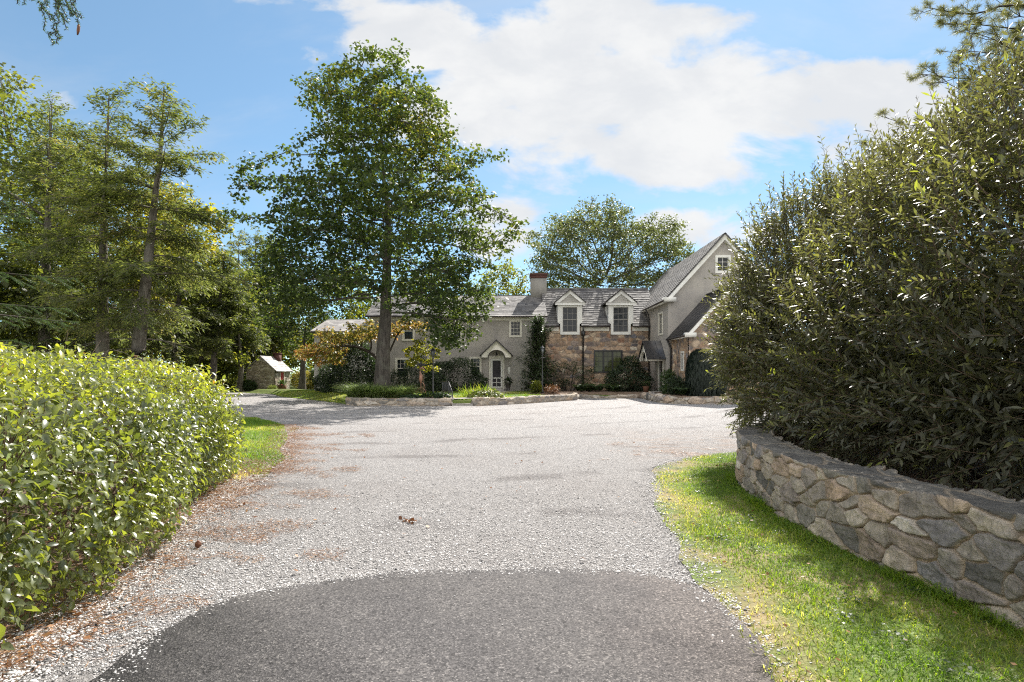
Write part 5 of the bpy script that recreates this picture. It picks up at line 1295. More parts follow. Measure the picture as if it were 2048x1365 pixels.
# --- pine whose branches reach in from the right
r = np.random.default_rng(402); rng = r
pt = thing('pine_tree', 'pine with tufted long-needle branches rising behind the tall right-hand shrubs', 'tree', (14.2, 13.0, 0))
mb = MB(); mb.tube([(14.2, 13, 0), (14.2, 13, 4), (14.1, 13, 9), (14, 13, 15)], [.3, .26, .18, .04], 12); mb.build('trunk', M['bark_hem'], pt, True)
A=[];B=[];RA=[];RB=[];tuft=[];td_=[]
def pine_branch(pts, r0, sub=9, sl=.9):
    Q = smooth_line(pts, .25); m = len(Q); ss = np.linspace(0, 1, m); rb = r0*(1-ss*.85)
    A.append(Q[:-1]); B.append(Q[1:]); RA.append(rb[:-1]); RB.append(rb[1:])
    for j in range(sub):
        f = .25 + .75*(j + r.uniform(0, 1))/sub; k0 = min(m-2, int(f*(m-1))); q = Q[k0]; bd = nrm(Q[k0+1]-Q[k0]); side = nrm(np.cross(bd, [0, 0, 1.]))
        ln = sl*r.uniform(.4, 1)*(1.1-f*.6); e = q + nrm(bd*.9 + side*(1 if j % 2 else -1)*r.uniform(.3, .8) + np.array([0, 0, r.uniform(-.25, .5)]))*ln
        mid = (q+e)/2 + np.array([0, 0, -.03]); A.append(np.array([q, mid])); B.append(np.array([mid, e])); RA.append(np.array([.008, .006])); RB.append(np.array([.006, .004]))
        tuft.append(e); td_.append(nrm(e-mid))
        for _ in range(4):
            g = r.uniform(.35, 1); b0 = q + (e-q)*g; e2 = b0 + nrm(nrm(e-q) + r.normal(size=3)*.6)*ln*.35
            A.append(b0[None]); B.append(e2[None]); RA.append(np.array([.005])); RB.append(np.array([.003])); tuft.append(e2); td_.append(nrm(e2-b0))
    tuft.append(Q[-1]); td_.append(nrm(Q[-1]-Q[-2]))
PY = 11.5
for pts, r0, sub, sl in [
    ([(14.1, 13, 9.6), at(2040, 10, PY), at(1950, 28, PY), at(1850, 15, PY)], .05, 14, .9), ([(14.1, 13, 9.2), at(2048, 60, PY+.5), at(1960, 50, PY+.3), at(1885, 48, PY)], .04, 12, .8),
    ([(14.2, 13, 8.6), at(2060, 110, PY), at(1990, 80, PY), at(1930, 60, PY)], .04, 12, .8), ([(14.2, 13, 8.2), at(2060, 130, PY+.6), at(2000, 110, PY+.4), at(1910, 100, PY)], .035, 12, .7),
    ([(14.2, 13, 7.6), at(2048, 150, PY), at(1940, 158, PY), at(1840, 148, PY)], .045, 14, .8), ([(14.2, 13, 7.3), at(2060, 190, PY), at(1960, 150, PY-.4), at(1905, 112, PY-.4)], .03, 10, .6),
    ([(14.2, 13, 7.0), at(2040, 190, PY), at(1930, 185, PY), at(1850, 130, PY)], .035, 12, .6), ([(14.2, 13, 6.3), at(1990, 250, PY-.3), at(1850, 256, PY-.3), at(1755, 230, PY-.3)], .035, 9, .5),
    ([(14.2, 13, 5.6), at(1900, 320, PY-.2), at(1800, 310, PY-.3), at(1715, 285, PY-.3)], .03, 8, .4), ([(14.1, 13, 10.4), at(2060, -40, PY+.3), at(1960, -20, PY), at(1900, -15, PY)], .04, 12, .8),
    ([(14.1, 13, 10.0), at(2080, 40, PY+1), at(2020, 20, PY+1), at(1985, -5, PY+1)], .04, 14, .8), ([(14.1, 13, 8.8), at(2080, 110, PY+1.2), at(2030, 90, PY+1.2), at(1990, 70, PY+1.2)], .04, 14, .8), ([(14.1, 13, 8.0), at(2080, 170, PY+1.2), at(2010, 150, PY+1.2), at(1960, 120, PY+1.2)], .04, 14, .8)]:
    pine_branch(pts, r0, int(sub*2.4), sl)
for i in range(16): 
    z = 5 + i*.6; az = r.uniform(-1.6, 1.9); ln = 3.2; hd = np.array([math.cos(az), math.sin(az), .15])
    pine_branch([np.array([14.2, 13, z]), np.array([14.2, 13, z]) + hd*ln*.5, np.array([14.2, 13, z]) + hd*ln], .04, 8, .8)
seg_mesh('limb', np.concatenate(A), np.concatenate(B), np.concatenate(RA), np.concatenate(RB), M['twig_dark'], pt, 4)
tuft = np.array(tuft); td_ = np.array(td_); k = 44; P = np.repeat(tuft, k, 0) - np.repeat(td_, k, 0)*r.uniform(0, .07, (len(tuft)*k, 1)); n = len(P)
D = nrm(np.repeat(td_, k, 0)*.6 + rv(n, .75)); leaves('crown', P, D, nrm(rv(n)), r.uniform(.07, .13, n), r.uniform(.0042, .0064, n), r.uniform(0, 1, n), M['lf_pine'], pt, 'quad', 0, .1)
# ------------------------------------------------------------------ shrubs
def shell(ells, n, zmin=None, p=2.0, inside=.93):
    """points on the surface of a union of (super)ellipsoids; returns points and outward normals"""
    w = np.array([(r[0]*r[1] + r[1]*r[2] + r[0]*r[2]) for c, r in ells]); w = w/w.sum(); PP=[];NN=[]
    for i, (c, rad) in enumerate(ells):
        c = np.array(c, float); rad = np.array(rad, float); k = int(n*w[i]*1.6)
        d = nrm(rng.normal(size=(k, 3))); t = 1/np.power(np.abs(d)**p @ np.ones(3), 1/p); q = d*t[:, None]
        P = c + q*rad; N = nrm(np.sign(q)*np.abs(q)**(p-1)/rad)
        ok = np.ones(k, bool)
        for j, (c2, r2) in enumerate(ells):
            if j != i: ok &= (np.abs((P - np.array(c2))/np.array(r2))**p).sum(1) > inside**p
        if zmin is not None: ok &= P[:, 2] > zmin
        PP.append(P[ok]); NN.append(N[ok])
    return np.concatenate(PP), np.concatenate(NN)

def stems(parent, base, targets, r0=.02, mat='twig', droop=0):
    A=[];B=[];RA=[];RB=[]
    for tg in targets:
        b = np.array(base(tg)) if callable(base) else np.array(base) + rng.normal(size=3)*[.1, .1, 0]
        mid = b*.45 + tg*.55 + rng.normal(size=3)*.06*np.linalg.norm(tg-b) + np.array([0, 0, .1*np.linalg.norm(tg-b)])*(-1 if droop else 1)*.5
        Q = np.array([b, (b+mid)/2 + rng.normal(size=3)*.02, mid, (mid+tg)/2, tg]); rb = r0*np.array([1, .85, .6, .4, .15])
        A.append(Q[:-1]); B.append(Q[1:]); RA.append(rb[:-1]); RB.append(rb[1:])
    return seg_mesh('stem', np.concatenate(A), np.concatenate(B), np.concatenate(RA), np.concatenate(RB), M[mat], parent, 5)

def bush(name, label, cat, ells, n, leaf, width, mat, seed, group=None, depth=.3, up=.5, out=.5, down=0.0, kind='quad', zmin=.0, p=2.0, base=None, nst=10, fold=.15, droop=.15, tints=(0, 1), stem='twig_dark', clump=.5, top_tint=0.0, lump=0.0):
    global rng
    rng = np.random.default_rng(seed)
    c0 = np.mean([np.array(c) for c, r in ells], axis=0)
    b = base if base is not None else (c0[0], c0[1], max(0, zmin))
    t = thing(name, label, cat, tuple(b), group)
    P, N = shell(ells, n, zmin, p); n = len(P)
    ln = SN(seed + 4, 3, 3, 3.0/max(.4, float(np.mean([r[0] for c, r in ells]))))
    lv = ln(P[:, 0], P[:, 1], P[:, 2])
    keep = lv > -1.6 + clump*rng.uniform(0, 1, n); P = P[keep]; N = N[keep]; lv = lv[keep]; n = len(P)
    P = P + N*(lump*lv)[:, None] - N*(depth*rng.uniform(0, 1, n)**1.7)[:, None] + rv(n, leaf*.3)
    D = nrm(N*out + rv(n, .6) + np.array([0, 0, up*.4 - down])); Nn = nrm(N*.55 + np.array([0, 0, up]) + rv(n, .42))
    L = leaf*rng.uniform(.65, 1.25, n); tint = np.clip(rng.uniform(0, .85, n) + .12*lv + top_tint*(N[:, 2] > .55)*rng.uniform(0, 1, n), 0, 1)*(tints[1]-tints[0]) + tints[0]
    leaves('foliage', P, D, Nn, L, L*width, tint, M[mat], t, kind, fold, droop)
    tg = P[rng.integers(0, n, nst)]
    stems(t, (lambda q: (b[0]*.7 + q[0]*.3, b[1]*.7 + q[1]*.3, b[2])), tg, .018, stem)
    return t

# clipped broadleaf hedge, left foreground
hc = [(-4.15, .6), (-4.15, 1.7), (-4.18, 2.8), (-4.36, 3.9), (-4.62, 4.9), (-4.9, 5.9), (-5.22, 6.9), (-5.58, 7.75)]
ells = [((x, y, .70 + (.07 if i in (4, 5, 6) else 0)), (1.55, 1.15, .80 + .03*math.sin(i*2.1) + (.07 if i in (4, 5, 6) else 0))) for i, (x, y) in enumerate(hc)] + [((-5.75, 8.3, .74), (1.42, 1.05, .82)), ((-6.6, 7.6, .86), (1.3, 1.3, .92)), ((-6.4, 5.6, .9), (1.3, 1.5, .93))]
rng = np.random.default_rng(501)
t = thing('hedge', 'thick broadleaf hedge with glossy light green leaves along the left margin', 'hedge', (-4.8, 4.5, 0))
P, N = shell(ells, 110000, .07, 3.0, .95); keep = ~((P[:, 0] < -6.6) & (N[:, 0] < -.5)); P = P[keep]; N = N[keep]; n = len(P)
lv = SN(502, 3, 4, 2.0)(P[:, 0], P[:, 1], P[:, 2]); P = P + N*(.085*lv + .045*SN(503, 3, 2, 7.0)(P[:, 0], P[:, 1], P[:, 2]))[:, None]
# leaves sit in opposite pairs on short shoots
dep = rng.uniform(0, 1, n)**1.5*.40
P = P - N*dep[:, None] + N*.06 + rv(n, .02)
D = nrm(N*.45 + rv(n, .55) + np.array([0, 0, -.42])); Nn = nrm(N*.75 + np.array([0, 0, .65]) + rv(n, .38))
L = rng.uniform(.036, .09, n)
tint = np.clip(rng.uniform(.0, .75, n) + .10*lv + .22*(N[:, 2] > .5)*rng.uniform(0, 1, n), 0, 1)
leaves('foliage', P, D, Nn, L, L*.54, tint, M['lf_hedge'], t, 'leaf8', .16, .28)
tg = P[rng.integers(0, n, 260)]
stems(t, lambda q: (q[0]*.35 + -4.9*.65 + .0, q[1]*.92 + .4*.0 + q[1]*.08, .02), tg, .014, 'twig')
# short reddish twigs poking through the leaves
k = rng.integers(0, n, 2600); A = P[k] - N[k]*.1; B = P[k] + N[k]*.05 + rv(2600, .07)
seg_mesh('twig', A, B, np.full(2600, .0035), np.full(2600, .0018), M['twig'], t, 3)

# tall willow-leaved evergreen screen above the right-hand wall
ells = [((5.8, 10.2, 2.45), (1.95, 1.8, 2.2)), ((5.1, 10.3, 2.35), (1.2, 1.15, 1.4)), ((7.0, 8.6, 2.45), (2.6, 2.2, 2.6)), ((5.5, 8.5, 1.95), (1.75, 1.7, 1.85)), ((6.9, 6.2, 2.5), (2.6, 2.2, 2.6)), ((5.3, 6.5, 1.8), (1.65, 1.7, 1.65)), ((5.6, 4.5, 1.8), (2.0, 1.8, 1.7)), ((6.6, 4.2, 2.4), (2.3, 2.0, 2.1)), ((6.3, 2.2, 2.1), (2.5, 1.8, 1.9)), ((7.6, 10.4, 2.6), (2.2, 2.0, 2.9)), ((4.65, 5.2, 1.25), (1.0, 1.6, .7)), ((4.7, 7.0, 1.2), (1.0, 1.5, .66)), ((4.9, 3.4, 1.3), (1.25, 1.4, .75)), ((4.95, 8.7, 1.35), (.95, 1.1, .75))]
rng = np.random.default_rng(511)
t = thing('tall_shrub', 'tall dark evergreen shrub with narrow leaves towering over the curved stone wall', 'shrub', (6, 7, .5))
P, N = shell(ells, 19500, .56, 2.3, .92); n = len(P)
lv = SN(512, 3, 4, 1.3)(P[:, 0], P[:, 1], P[:, 2]); P = P + N*(.16*lv)[:, None]
dep = np.where(rng.random(n) < .42, rng.uniform(.2, 1.0, n), rng.uniform(0, .2, n)); P = P - N*dep[:, None]
sdir = nrm(N*.55 + np.array([0, 0, .55]) + rv(n, .33)); sdir[P[:, 2] < 1.3] = nrm(sdir[P[:, 2] < 1.3] + np.array([0, 0, -.55]))
SL = rng.uniform(.32, .62, n); topm = (N[:, 2] > .35) & (rng.random(n) < .25); SL[topm] *= 1.6; sdir[topm] = nrm(sdir[topm] + np.array([0, 0, .9]))
K = 16; f = np.tile(np.linspace(.12, 1.0, K), n); Pn = np.repeat(P, K, 0); sd = np.repeat(sdir, K, 0); sl = np.repeat(SL, K)
rnd = nrm(np.cross(sd, rv(n*K))); sgn = np.tile(np.where(np.arange(K) % 2, 1, -1), n)[:, None]
base_side = np.repeat(nrm(np.cross(sdir, rv(n))), K, 0); sidev = nrm(base_side*sgn + rnd*.45)
Pl = Pn + sd*(f*sl)[:, None] - np.array([0, 0, .05])*(f**2)[:, None]*sl[:, None]
D = nrm(sd*(.45 + .5*f[:, None]) + sidev*.75 + np.array([0, 0, -.10]) + rv(n*K, .12)); Nn = nrm(sd*.6 + np.array([0, 0, .7]) + rv(n*K, .35))
L = rng.uniform(.08, .14, n*K)*(1.08 - .35*f); 
tint = np.clip(rng.uniform(0, .72, n*K) + .08*np.repeat(lv, K) + .42*(f > .86)*np.repeat((rng.random(n) < .30)*1.0, K), 0, 1)
leaves('foliage', Pl, D, Nn, L, L*.29, tint, M['lf_shrub'], t, 'leaf8', .10, .14)
# older leaves filling the inside of the shrub
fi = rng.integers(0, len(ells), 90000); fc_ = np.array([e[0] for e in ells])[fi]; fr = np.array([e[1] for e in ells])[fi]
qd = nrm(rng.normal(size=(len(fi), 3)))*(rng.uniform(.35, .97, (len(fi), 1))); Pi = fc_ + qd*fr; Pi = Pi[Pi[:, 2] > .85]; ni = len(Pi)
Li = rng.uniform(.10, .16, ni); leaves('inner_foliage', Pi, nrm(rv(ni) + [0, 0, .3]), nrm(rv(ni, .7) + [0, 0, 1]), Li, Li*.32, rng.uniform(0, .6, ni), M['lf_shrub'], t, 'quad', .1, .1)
seg_mesh('shoot', P, P + sdir*SL[:, None], np.full(n, .0045), np.full(n, .002), M['twig'], t, 3)
tg = P[rng.integers(0, n, 60)]
stems(t, lambda q: (q[0]*.45 + 6.2*.55 + rng.normal()*.2, q[1]*.8 + 7*.2 + rng.normal()*.25, .45), tg, .022, 'twig_dark')

# ------------------------------------------------------------------ planting round the house
def weep(name, label, cat, c, rad, n, seed, mat='lf_weep'):
    """upright evergreen with fine hanging strands"""
    global rng
    rng = np.random.default_rng(seed); t = thing(name, label, cat, (c[0], c[1], .3))
    P, N = shell([(c, rad)], n, .35, 2.6); n = len(P); lv = SN(seed, 3, 3, 2.5)(P[:, 0], P[:, 1], P[:, 2]*.3)
    P = P + N*(.07*lv)[:, None] - N*(.3*rng.uniform(0, 1, n)**2)[:, None]
    D = nrm(N*.16 + rv(n, .12) + np.array([0, 0, -1.0])); L = rng.uniform(.18, .45, n)
    leaves('foliage', P, D, nrm(N + rv(n, .3)), L, L*.09, np.clip(rng.uniform(0, .8, n) + .1*lv, 0, 1), M[mat], t, 'quad', .1, .05)
    mb = MB(); mb.tube([(c[0], c[1], .2), (c[0], c[1], c[2]), (c[0]+.05, c[1], c[2]+rad[2]*.8)], [.09, .07, .02], 8); mb.build('trunk', M['twig_dark'], t)
    return t
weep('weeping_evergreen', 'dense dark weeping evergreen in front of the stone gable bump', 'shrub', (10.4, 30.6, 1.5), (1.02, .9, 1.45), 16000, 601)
cz = lambda w: (lambda h: w*(1 - h)**.85 + .12)
conifer('slim_conifer', 'slim dark conifer against the taupe wall beside the stone corner', None, [(1.7, 38.3, .3), (1.7, 38.3, 2.5), (1.72, 38.3, 5.0)], .07, .15, cz(1.35), 170, 602, 'lf_dark', .17, .06, 1.5, 1.1, .35, 'conifer', 'twig_dark', False, .45, bare_first=.08)
ps = 'dark evergreen shrubs along the house wall'
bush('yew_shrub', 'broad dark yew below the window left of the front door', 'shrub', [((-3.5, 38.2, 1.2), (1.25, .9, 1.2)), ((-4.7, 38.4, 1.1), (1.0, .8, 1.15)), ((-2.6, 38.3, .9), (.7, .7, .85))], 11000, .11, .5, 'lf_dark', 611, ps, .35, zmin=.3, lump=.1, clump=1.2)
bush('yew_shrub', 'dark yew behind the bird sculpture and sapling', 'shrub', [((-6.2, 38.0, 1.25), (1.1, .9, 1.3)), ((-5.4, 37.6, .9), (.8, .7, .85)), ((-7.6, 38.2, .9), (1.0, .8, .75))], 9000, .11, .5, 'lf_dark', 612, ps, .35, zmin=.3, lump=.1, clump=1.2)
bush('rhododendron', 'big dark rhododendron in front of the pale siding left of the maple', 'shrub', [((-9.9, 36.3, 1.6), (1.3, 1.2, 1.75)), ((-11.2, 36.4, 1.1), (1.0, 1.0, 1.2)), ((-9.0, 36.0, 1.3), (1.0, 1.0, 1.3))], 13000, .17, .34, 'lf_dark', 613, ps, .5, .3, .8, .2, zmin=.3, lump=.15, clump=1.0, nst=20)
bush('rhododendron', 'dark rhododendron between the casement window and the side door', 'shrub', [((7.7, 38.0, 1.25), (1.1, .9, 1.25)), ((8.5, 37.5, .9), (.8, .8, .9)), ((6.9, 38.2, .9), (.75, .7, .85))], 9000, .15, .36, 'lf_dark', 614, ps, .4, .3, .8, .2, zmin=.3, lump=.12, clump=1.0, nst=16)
bush('yew_shrub', 'small dark shrub at the corner of the pale siding', 'shrub', [((-12.6, 38.3, .75), (.75, .6, .7))], 2500, .10, .5, 'lf_dark', 615, ps, .25, zmin=.25, lump=.06)
bush('wall_shrub', 'loose arching shrub trained on the fieldstone below the gutter pipe', 'shrub', [((3.3, 39.0, 1.7), (.75, .45, .55)), ((4.6, 39.0, 1.7), (1.1, .45, .55)), ((3.5, 38.9, 1.0), (.7, .45, .5)), ((5.1, 38.9, 1.1), (.55, .4, .8)), ((2.9, 39, .8), (.6, .4, .5))], 3400, .10, .45, 'lf_fern', 616, None, .5, .4, .6, .2, zmin=.35, lump=.12, clump=1.8, nst=26, tints=(0, .5))
bush('bottle_bush', 'small bright green shrub at the foot of the right lantern post', 'shrub', [((1.45, 33.9, .68), (.30, .28, .40))], 900, .10, .55, 'lf_yellow', 617, None, .15, zmin=.33, tints=(.1, .8))
bush('dried_perennial', 'tawny seeded perennial beside the right lantern post', 'plant', [((2.35, 33.6, .55), (.45, .35, .30))], 800, .12, .2, 'dead', 618, None, .3, .8, 1.0, zmin=.33)
def fern(name, label, cat, c, rad, h, seed, n=34, mat='lf_fern', group=None, lw=.10):
    """rosette of arching fronds"""
    global rng
    rng = np.random.default_rng(seed); t = thing(name, label, cat, c, group); P=[];D=[];N_=[];L=[]; A=[];B=[]
    for i in range(n):
        az = rng.uniform(0, 6.28); l = rng.uniform(.6, 1); hd = np.array([math.cos(az), math.sin(az), 0]); ss = np.linspace(0, 1, 7)
        b = np.array(c) + hd*rng.uniform(0, .25)*rad
        Q = b + hd*(rad*l*ss)[:, None] + np.array([0, 0, 1])*(h*l*(2.0*ss - 1.35*ss**2))[:, None]
        A.append(Q[:-1]); B.append(Q[1:])
        for j in range(26):
            f = .15 + .85*j/26; x = f*6; k0 = min(5, int(x)); q = Q[k0] + (Q[k0+1]-Q[k0])*(x-k0); sd = 1 if j % 2 else -1
            P.append(q); D.append(nrm(np.array([-hd[1], hd[0], 0])*sd + hd*.5 + rng.normal(size=3)*.15)); N_.append(nrm(np.array([0, 0, 1]) + hd*.3 + rng.normal(size=3)*.2)); L.append(rad*.30*(1.1-f))
    P = np.array(P); m = len(P)
    leaves('frond', P, np.array(D), np.array(N_), np.array(L), lw*rad*.9, rng.uniform(0, 1, m), M[mat], t, 'quad', .1, .2)
    A = np.concatenate(A); seg_mesh('stem', A, np.concatenate(B), np.full(len(A), .006), np.full(len(A), .004), M['twig'], t, 3)
    return t
gf = 'ferns in the bed under the stone house wall'
for i, (px, rad, h, lb) in enumerate([(1162, .65, .7, 'lush fern below the gutter pipe on the stone wall'), (1195, .8, .75, 'wide fern under the left end of the casement window'), (1228, .75, .7, 'fern under the right end of the casement window'), (1180, .5, .5, 'small fern between the two wide ferns by the edging')]):
    fern('fern', lb, 'fern', ((px-1024)/F*36.2, 36.2 + .3*(i % 2), .33), rad, h, 630 + i, 44, group=gf)
bush('leafy_perennial', 'tall yellow-green perennial by the side door', 'plant', [((9.15, 33.3, .95), (.5, .5, .75)), ((9.35, 32.8, .6), (.55, .5, .4))], 2600, .14, .4, 'lf_fern', 641, None, .4, .4, .7, .1, zmin=.33, clump=1.4, tints=(.4, 1))
fern('leafy_rosette', 'bright broad rosette plant by the rock edging', 'plant', (9.1, 30.6, .33), .55, .6, 642, 40, 'lf_fern', lw=.22)
bush('low_box', 'low dark bush between the weeping evergreen and the gable pipe', 'shrub', [((9.3, 31.9, .8), (.6, .5, .55))], 1800, .09, .5, 'lf_dark', 643, ps, .3, zmin=.33, lump=.06)
fern('grassy_tuft', 'grassy tuft in a pot beside the side door hood', 'plant', (8.45, 35.9, .7), .4, .5, 644, 30, 'lf_fern', lw=.08)
t = thing('plant_pot', 'brown pot holding the grassy tuft by the side door', 'pot', (8.45, 35.9, .33)); mb = MB(); mb.lathe([(.13, 0), (.2, .3), (.22, .38), (.19, .38), (.17, .33)], (8.45, 35.9, .33), 14); mb.build('pot', M['terracotta'], t, True)
for x, lb in ((-1.88, 'dark urn of trailing leaves left of the screen door'), (-.27, 'dark urn of trailing leaves right of the screen door')):
    t = thing('urn', lb, 'urn', (x, 39.0, .33), 'urns flanking the front door'); mb = MB(); mb.lathe([(.15, 0), (.14, .05), (.10, .1), (.17, .3), (.2, .52), (.23, .58), (.2, .58), (.18, .5)], (x, 39.0, .33), 14); mb.build('pot', M['urn'], t, True)
    rng = np.random.default_rng(int(650 + x*3)); n = 160; d = nrm(rv(n) + [0, 0, .6]); P = np.array([x, 39.0, .95]) + d*rng.uniform(.05, .27, (n, 1))
    leaves('plant', P, nrm(d + [0, 0, -.2]), nrm(d*.4 + [0, 0, 1] + rv(n, .3)), rng.uniform(.1, .18, n), .07, rng.uniform(0, 1, n), M['lf_dark'], t)
# hostas
def hosta(name, label, c, rad, h, n, seed, tints=(0, 1), leaf=.22, mat='lf_hosta', cat='plant'):
    global rng
    rng = np.random.default_rng(seed); t = thing(name, label, cat, tuple(c))
    a = rng.uniform(0, 6.28, n); rr = np.sqrt(rng.uniform(0, 1, n)); P = np.array(c) + np.stack([np.cos(a)*rr*rad[0], np.sin(a)*rr*rad[1], h*(1 - rr**2)*rng.uniform(.5, 1, n) + .06], 1)
    hd = np.stack([np.cos(a), np.sin(a), np.zeros(n)], 1); D = nrm(hd + rv(n, .4) + [0, 0, -.25]); L = leaf*rng.uniform(.6, 1.2, n)
    leaves('foliage', P, D, nrm([0, 0, 1.] + hd*.35 + rv(n, .3)), L, L*.5, rng.uniform(tints[0], tints[1], n), M[mat], t, 'leaf8', .14, .3)
    k = min(n, 60); seg_mesh('stem', np.tile(np.array(c), (k, 1)) + hd[:k]*.1, P[:k], np.full(k, .006), np.full(k, .004), M['twig'], t, 3)
    return t
hosta('hosta_clump', 'large variegated hosta clump above the right retaining wall', (-1.35, 28.9, .34), (.85, .6), .42, 420, 661)
hosta('hosta_bed', 'green hosta border along the left retaining wall by the steps', (-3.75, 27.75, .33), (.85, .35), .28, 340, 662, (0, .35), .18, 'lf_fern')
hosta('hosta_bed', 'green hosta border below the bird sculpture', (-4.9, 27.75, .33), (.6, .3), .16, 240, 663, (0, .45), .18, 'lf_fern')
# daylily blades behind the right hosta
rng = np.random.default_rng(664); n = 240; t = thing('daylily', 'strappy daylily leaves behind the variegated hosta', 'plant', (-1.9, 29.4, .3)); P = np.array([-1.75, 29.4, .3]) + rv(n, .35)*[1.2, .6, 0]; D = nrm(rv(n, .45) + [0, 0, 1]); leaves('foliage', P, D, nrm(rv(n)*[1, 1, .1]), rng.uniform(.4, .8, n), .03, rng.uniform(.2, .9, n), M['grass'], t, 'blade', 0, .35)
# grassy border round the maple trunk
rng = np.random.default_rng(665); n = 9000; q = poly_points([(-8.6, 29.8), (-7.9, 28.4), (-6.6, 28.0), (-5.5, 28.3), (-5.25, 29.2), (-5.6, 30.2), (-7.2, 30.5)], n); cl = SN(666, 2, 3, 2.2)(q[:, 0], q[:, 1])
P = np.column_stack([q, np.full(n, .30)]); a = rng.uniform(0, 6.28, n); hd = np.stack([np.cos(a), np.sin(a), np.zeros(n)], 1)
o = leaves('liriope', P, nrm(hd*.55 + [0, 0, 1] + rv(n, .15)), nrm(hd + rv(n, .2)), rng.uniform(.65, 1.1, n)*(1 + .12*cl), .026, np.clip(rng.uniform(.0, .9, n), 0, 1), M['lf_liriope'], None, 'blade', 0, .40)
tag(o, 'arching grassy ground cover round the foot of the maple', 'ground cover', kind='stuff')
# bushes by the shed
bush('shed_shrub', 'rounded golden shrub right of the red shed door', 'shrub', [((-18.2, 49.5, .9), (.9, .8, .8)), ((-17.6, 49.0, .5), (.6, .6, .5))], 2600, .14, .5, 'lf_dogwood', 671, None, .3, zmin=.05, tints=(0, .6))
bush('shed_shrub', 'green bush at the foot of the shed gable', 'shrub', [((-21.9, 47.3, .45), (.65, .5, .45))], 1400, .13, .5, 'lf_fern', 672, None, .25, zmin=.03)
bush('shed_shrub', 'dark shrub against the left corner of the shed', 'shrub', [((-24.0, 48.2, 1.2), (.9, .9, 1.3)), ((-25.4, 47.5, .9), (1.2, 1.0, 1.0))], 4200, .16, .5, 'lf_wood', 673, None, .5, zmin=.03, clump=1.2, tints=(0, .6))
bush('clipped_hedge', 'dark clipped hedge behind the shade tree trunk', 'hedge', [((-15.9, 49.5, .95), (1.5, .7, 1.0))], 5000, .11, .5, 'lf_dark', 674, None, .25, zmin=.03, p=5)
bush('tub_flowers', 'small yellow flowering plant in front of the shed corner', 'plant', [((-19.6, 46.6, .25), (.35, .3, .28))], 500, .1, .5, 'lf_hosta', 675, None, .15, zmin=.02)
t = thing('half_barrel', 'brown half barrel planter beside the red shed door', 'planter', (-19.25, 47.6, 0)); mb = MB(); mb.lathe([(.26, 0), (.36, .3), (.35, .55), (.31, .55), (.3, .48)], (-19.25, 47.6, 0), 14); mb.build('tub', M['terracotta'], t, True)
rng = np.random.default_rng(676); n = 200; d = nrm(rv(n) + [0, 0, .7]); P = np.array([-19.25, 47.6, .55]) + d*rng.uniform(.05, .36, (n, 1)); leaves('plant', P, d, nrm(d*.4 + [0, 0, 1] + rv(n, .3)), rng.uniform(.12, .2, n), .08, rng.uniform(0, 1, n), M['lf_fern'], t)

# ------------------------------------------------------------------ grass, litter and stones
def grass(name, poly, n, hgt, w, z, seed, tint_fn, label, lean=.5, dens=None):
    global rng
    rng = np.random.default_rng(seed); q = poly_points(poly, n)
    if dens is not None: q = q[rng.random(len(q)) < dens(q)]
    n = len(q); zz = z(q) if callable(z) else np.full(n, z)
    P = np.column_stack([q, zz]); a = rng.uniform(0, 6.28, n); hd = np.stack([np.cos(a), np.sin(a), np.zeros(n)], 1)
    h = hgt*rng.uniform(.5, 1.3, n)*(1 + .2*SN(seed, 2, 3, 3)(q[:, 0], q[:, 1]))
    o = leaves(name, P, nrm(hd*lean*rng.uniform(0, 1.3, (n, 1)) + [0, 0, 1]), nrm(hd + rv(n, .3)), h, w*rng.uniform(.7, 1.3, n), np.clip(tint_fn(q) + rng.normal(size=n)*.2, 0, 1), M['grass'], None, 'blade', 0, .35)
    tag(o, label, 'grass', kind='stuff'); return o
pn = SN(700, 2, 4, 1.4); lp_ = np.array(lawn_poly)
edge_d = lambda q: q[:, 0] - np.interp(q[:, 1], [-1, 2.9, 3.6, 4.5, 6.2, 8.1, 9.6, 10.6], [1.30, 1.33, 1.40, 1.48, 1.62, 2.0, 2.6, 3.3])
grass('lawn_grass', lawn_poly, 105000, .052, .0055, .008, 701, lambda q: .38 + .16*pn(q[:, 0], q[:, 1]) + .40*(1 - sstep(edge_d(q), .1, .75)), 'green lawn grass between the drive and the stone wall', .8,
      lambda q: np.clip(.22 + .8*sstep(edge_d(q), .05, .7) + .16*pn(q[:, 1]*2, q[:, 0]*2), .1, 1)*np.clip(1.25 - q[:, 1]*.06, .5, 1))
vp = [(-4.0, 8.4), (-3.95, 9.3), (-4.15, 10.4), (-4.75, 11.6), (-5.35, 13.6), (-6.9, 17.2), (-9, 20), (-10, 18), (-8, 12), (-6, 8.6)]
grass('verge_grass', vp, 42000, .06, .009, .008, 702, lambda q: .42 + .2*pn(q[:, 0], q[:, 1]) + .3*(1 - sstep(q[:, 1], 8.8, 10.5)), 'sunlit grass verge at the end of the hedge', .8, lambda q: np.clip(.75 + .3*pn(q[:, 1]*1.5, q[:, 0]*1.5), .15, 1))
ip = [tuple(p) for p in front[::3] if p[0] < 2.2] + [(2.0, 37), (-12, 39), (-18, 42)]
def isl_z(q): return edge_za(q[:, 0])
edge_za = lambda x: .02 + .24*sstep(x, -9.5, -7.3) + .01
from mathutils.bvhtree import BVHTree
_il = bpy.data.objects['island_lawn'].data
_bv = BVHTree.FromPolygons([v.co for v in _il.vertices], [tuple(p.vertices) for p in _il.polygons])
def drop(q):
    out = np.zeros(len(q))
    for i, (x, y) in enumerate(q):
        h_ = _bv.ray_cast(Vector((x, y, 5)), Vector((0, 0, -1)))
        out[i] = h_[0].z if h_[0] else .0
    return out
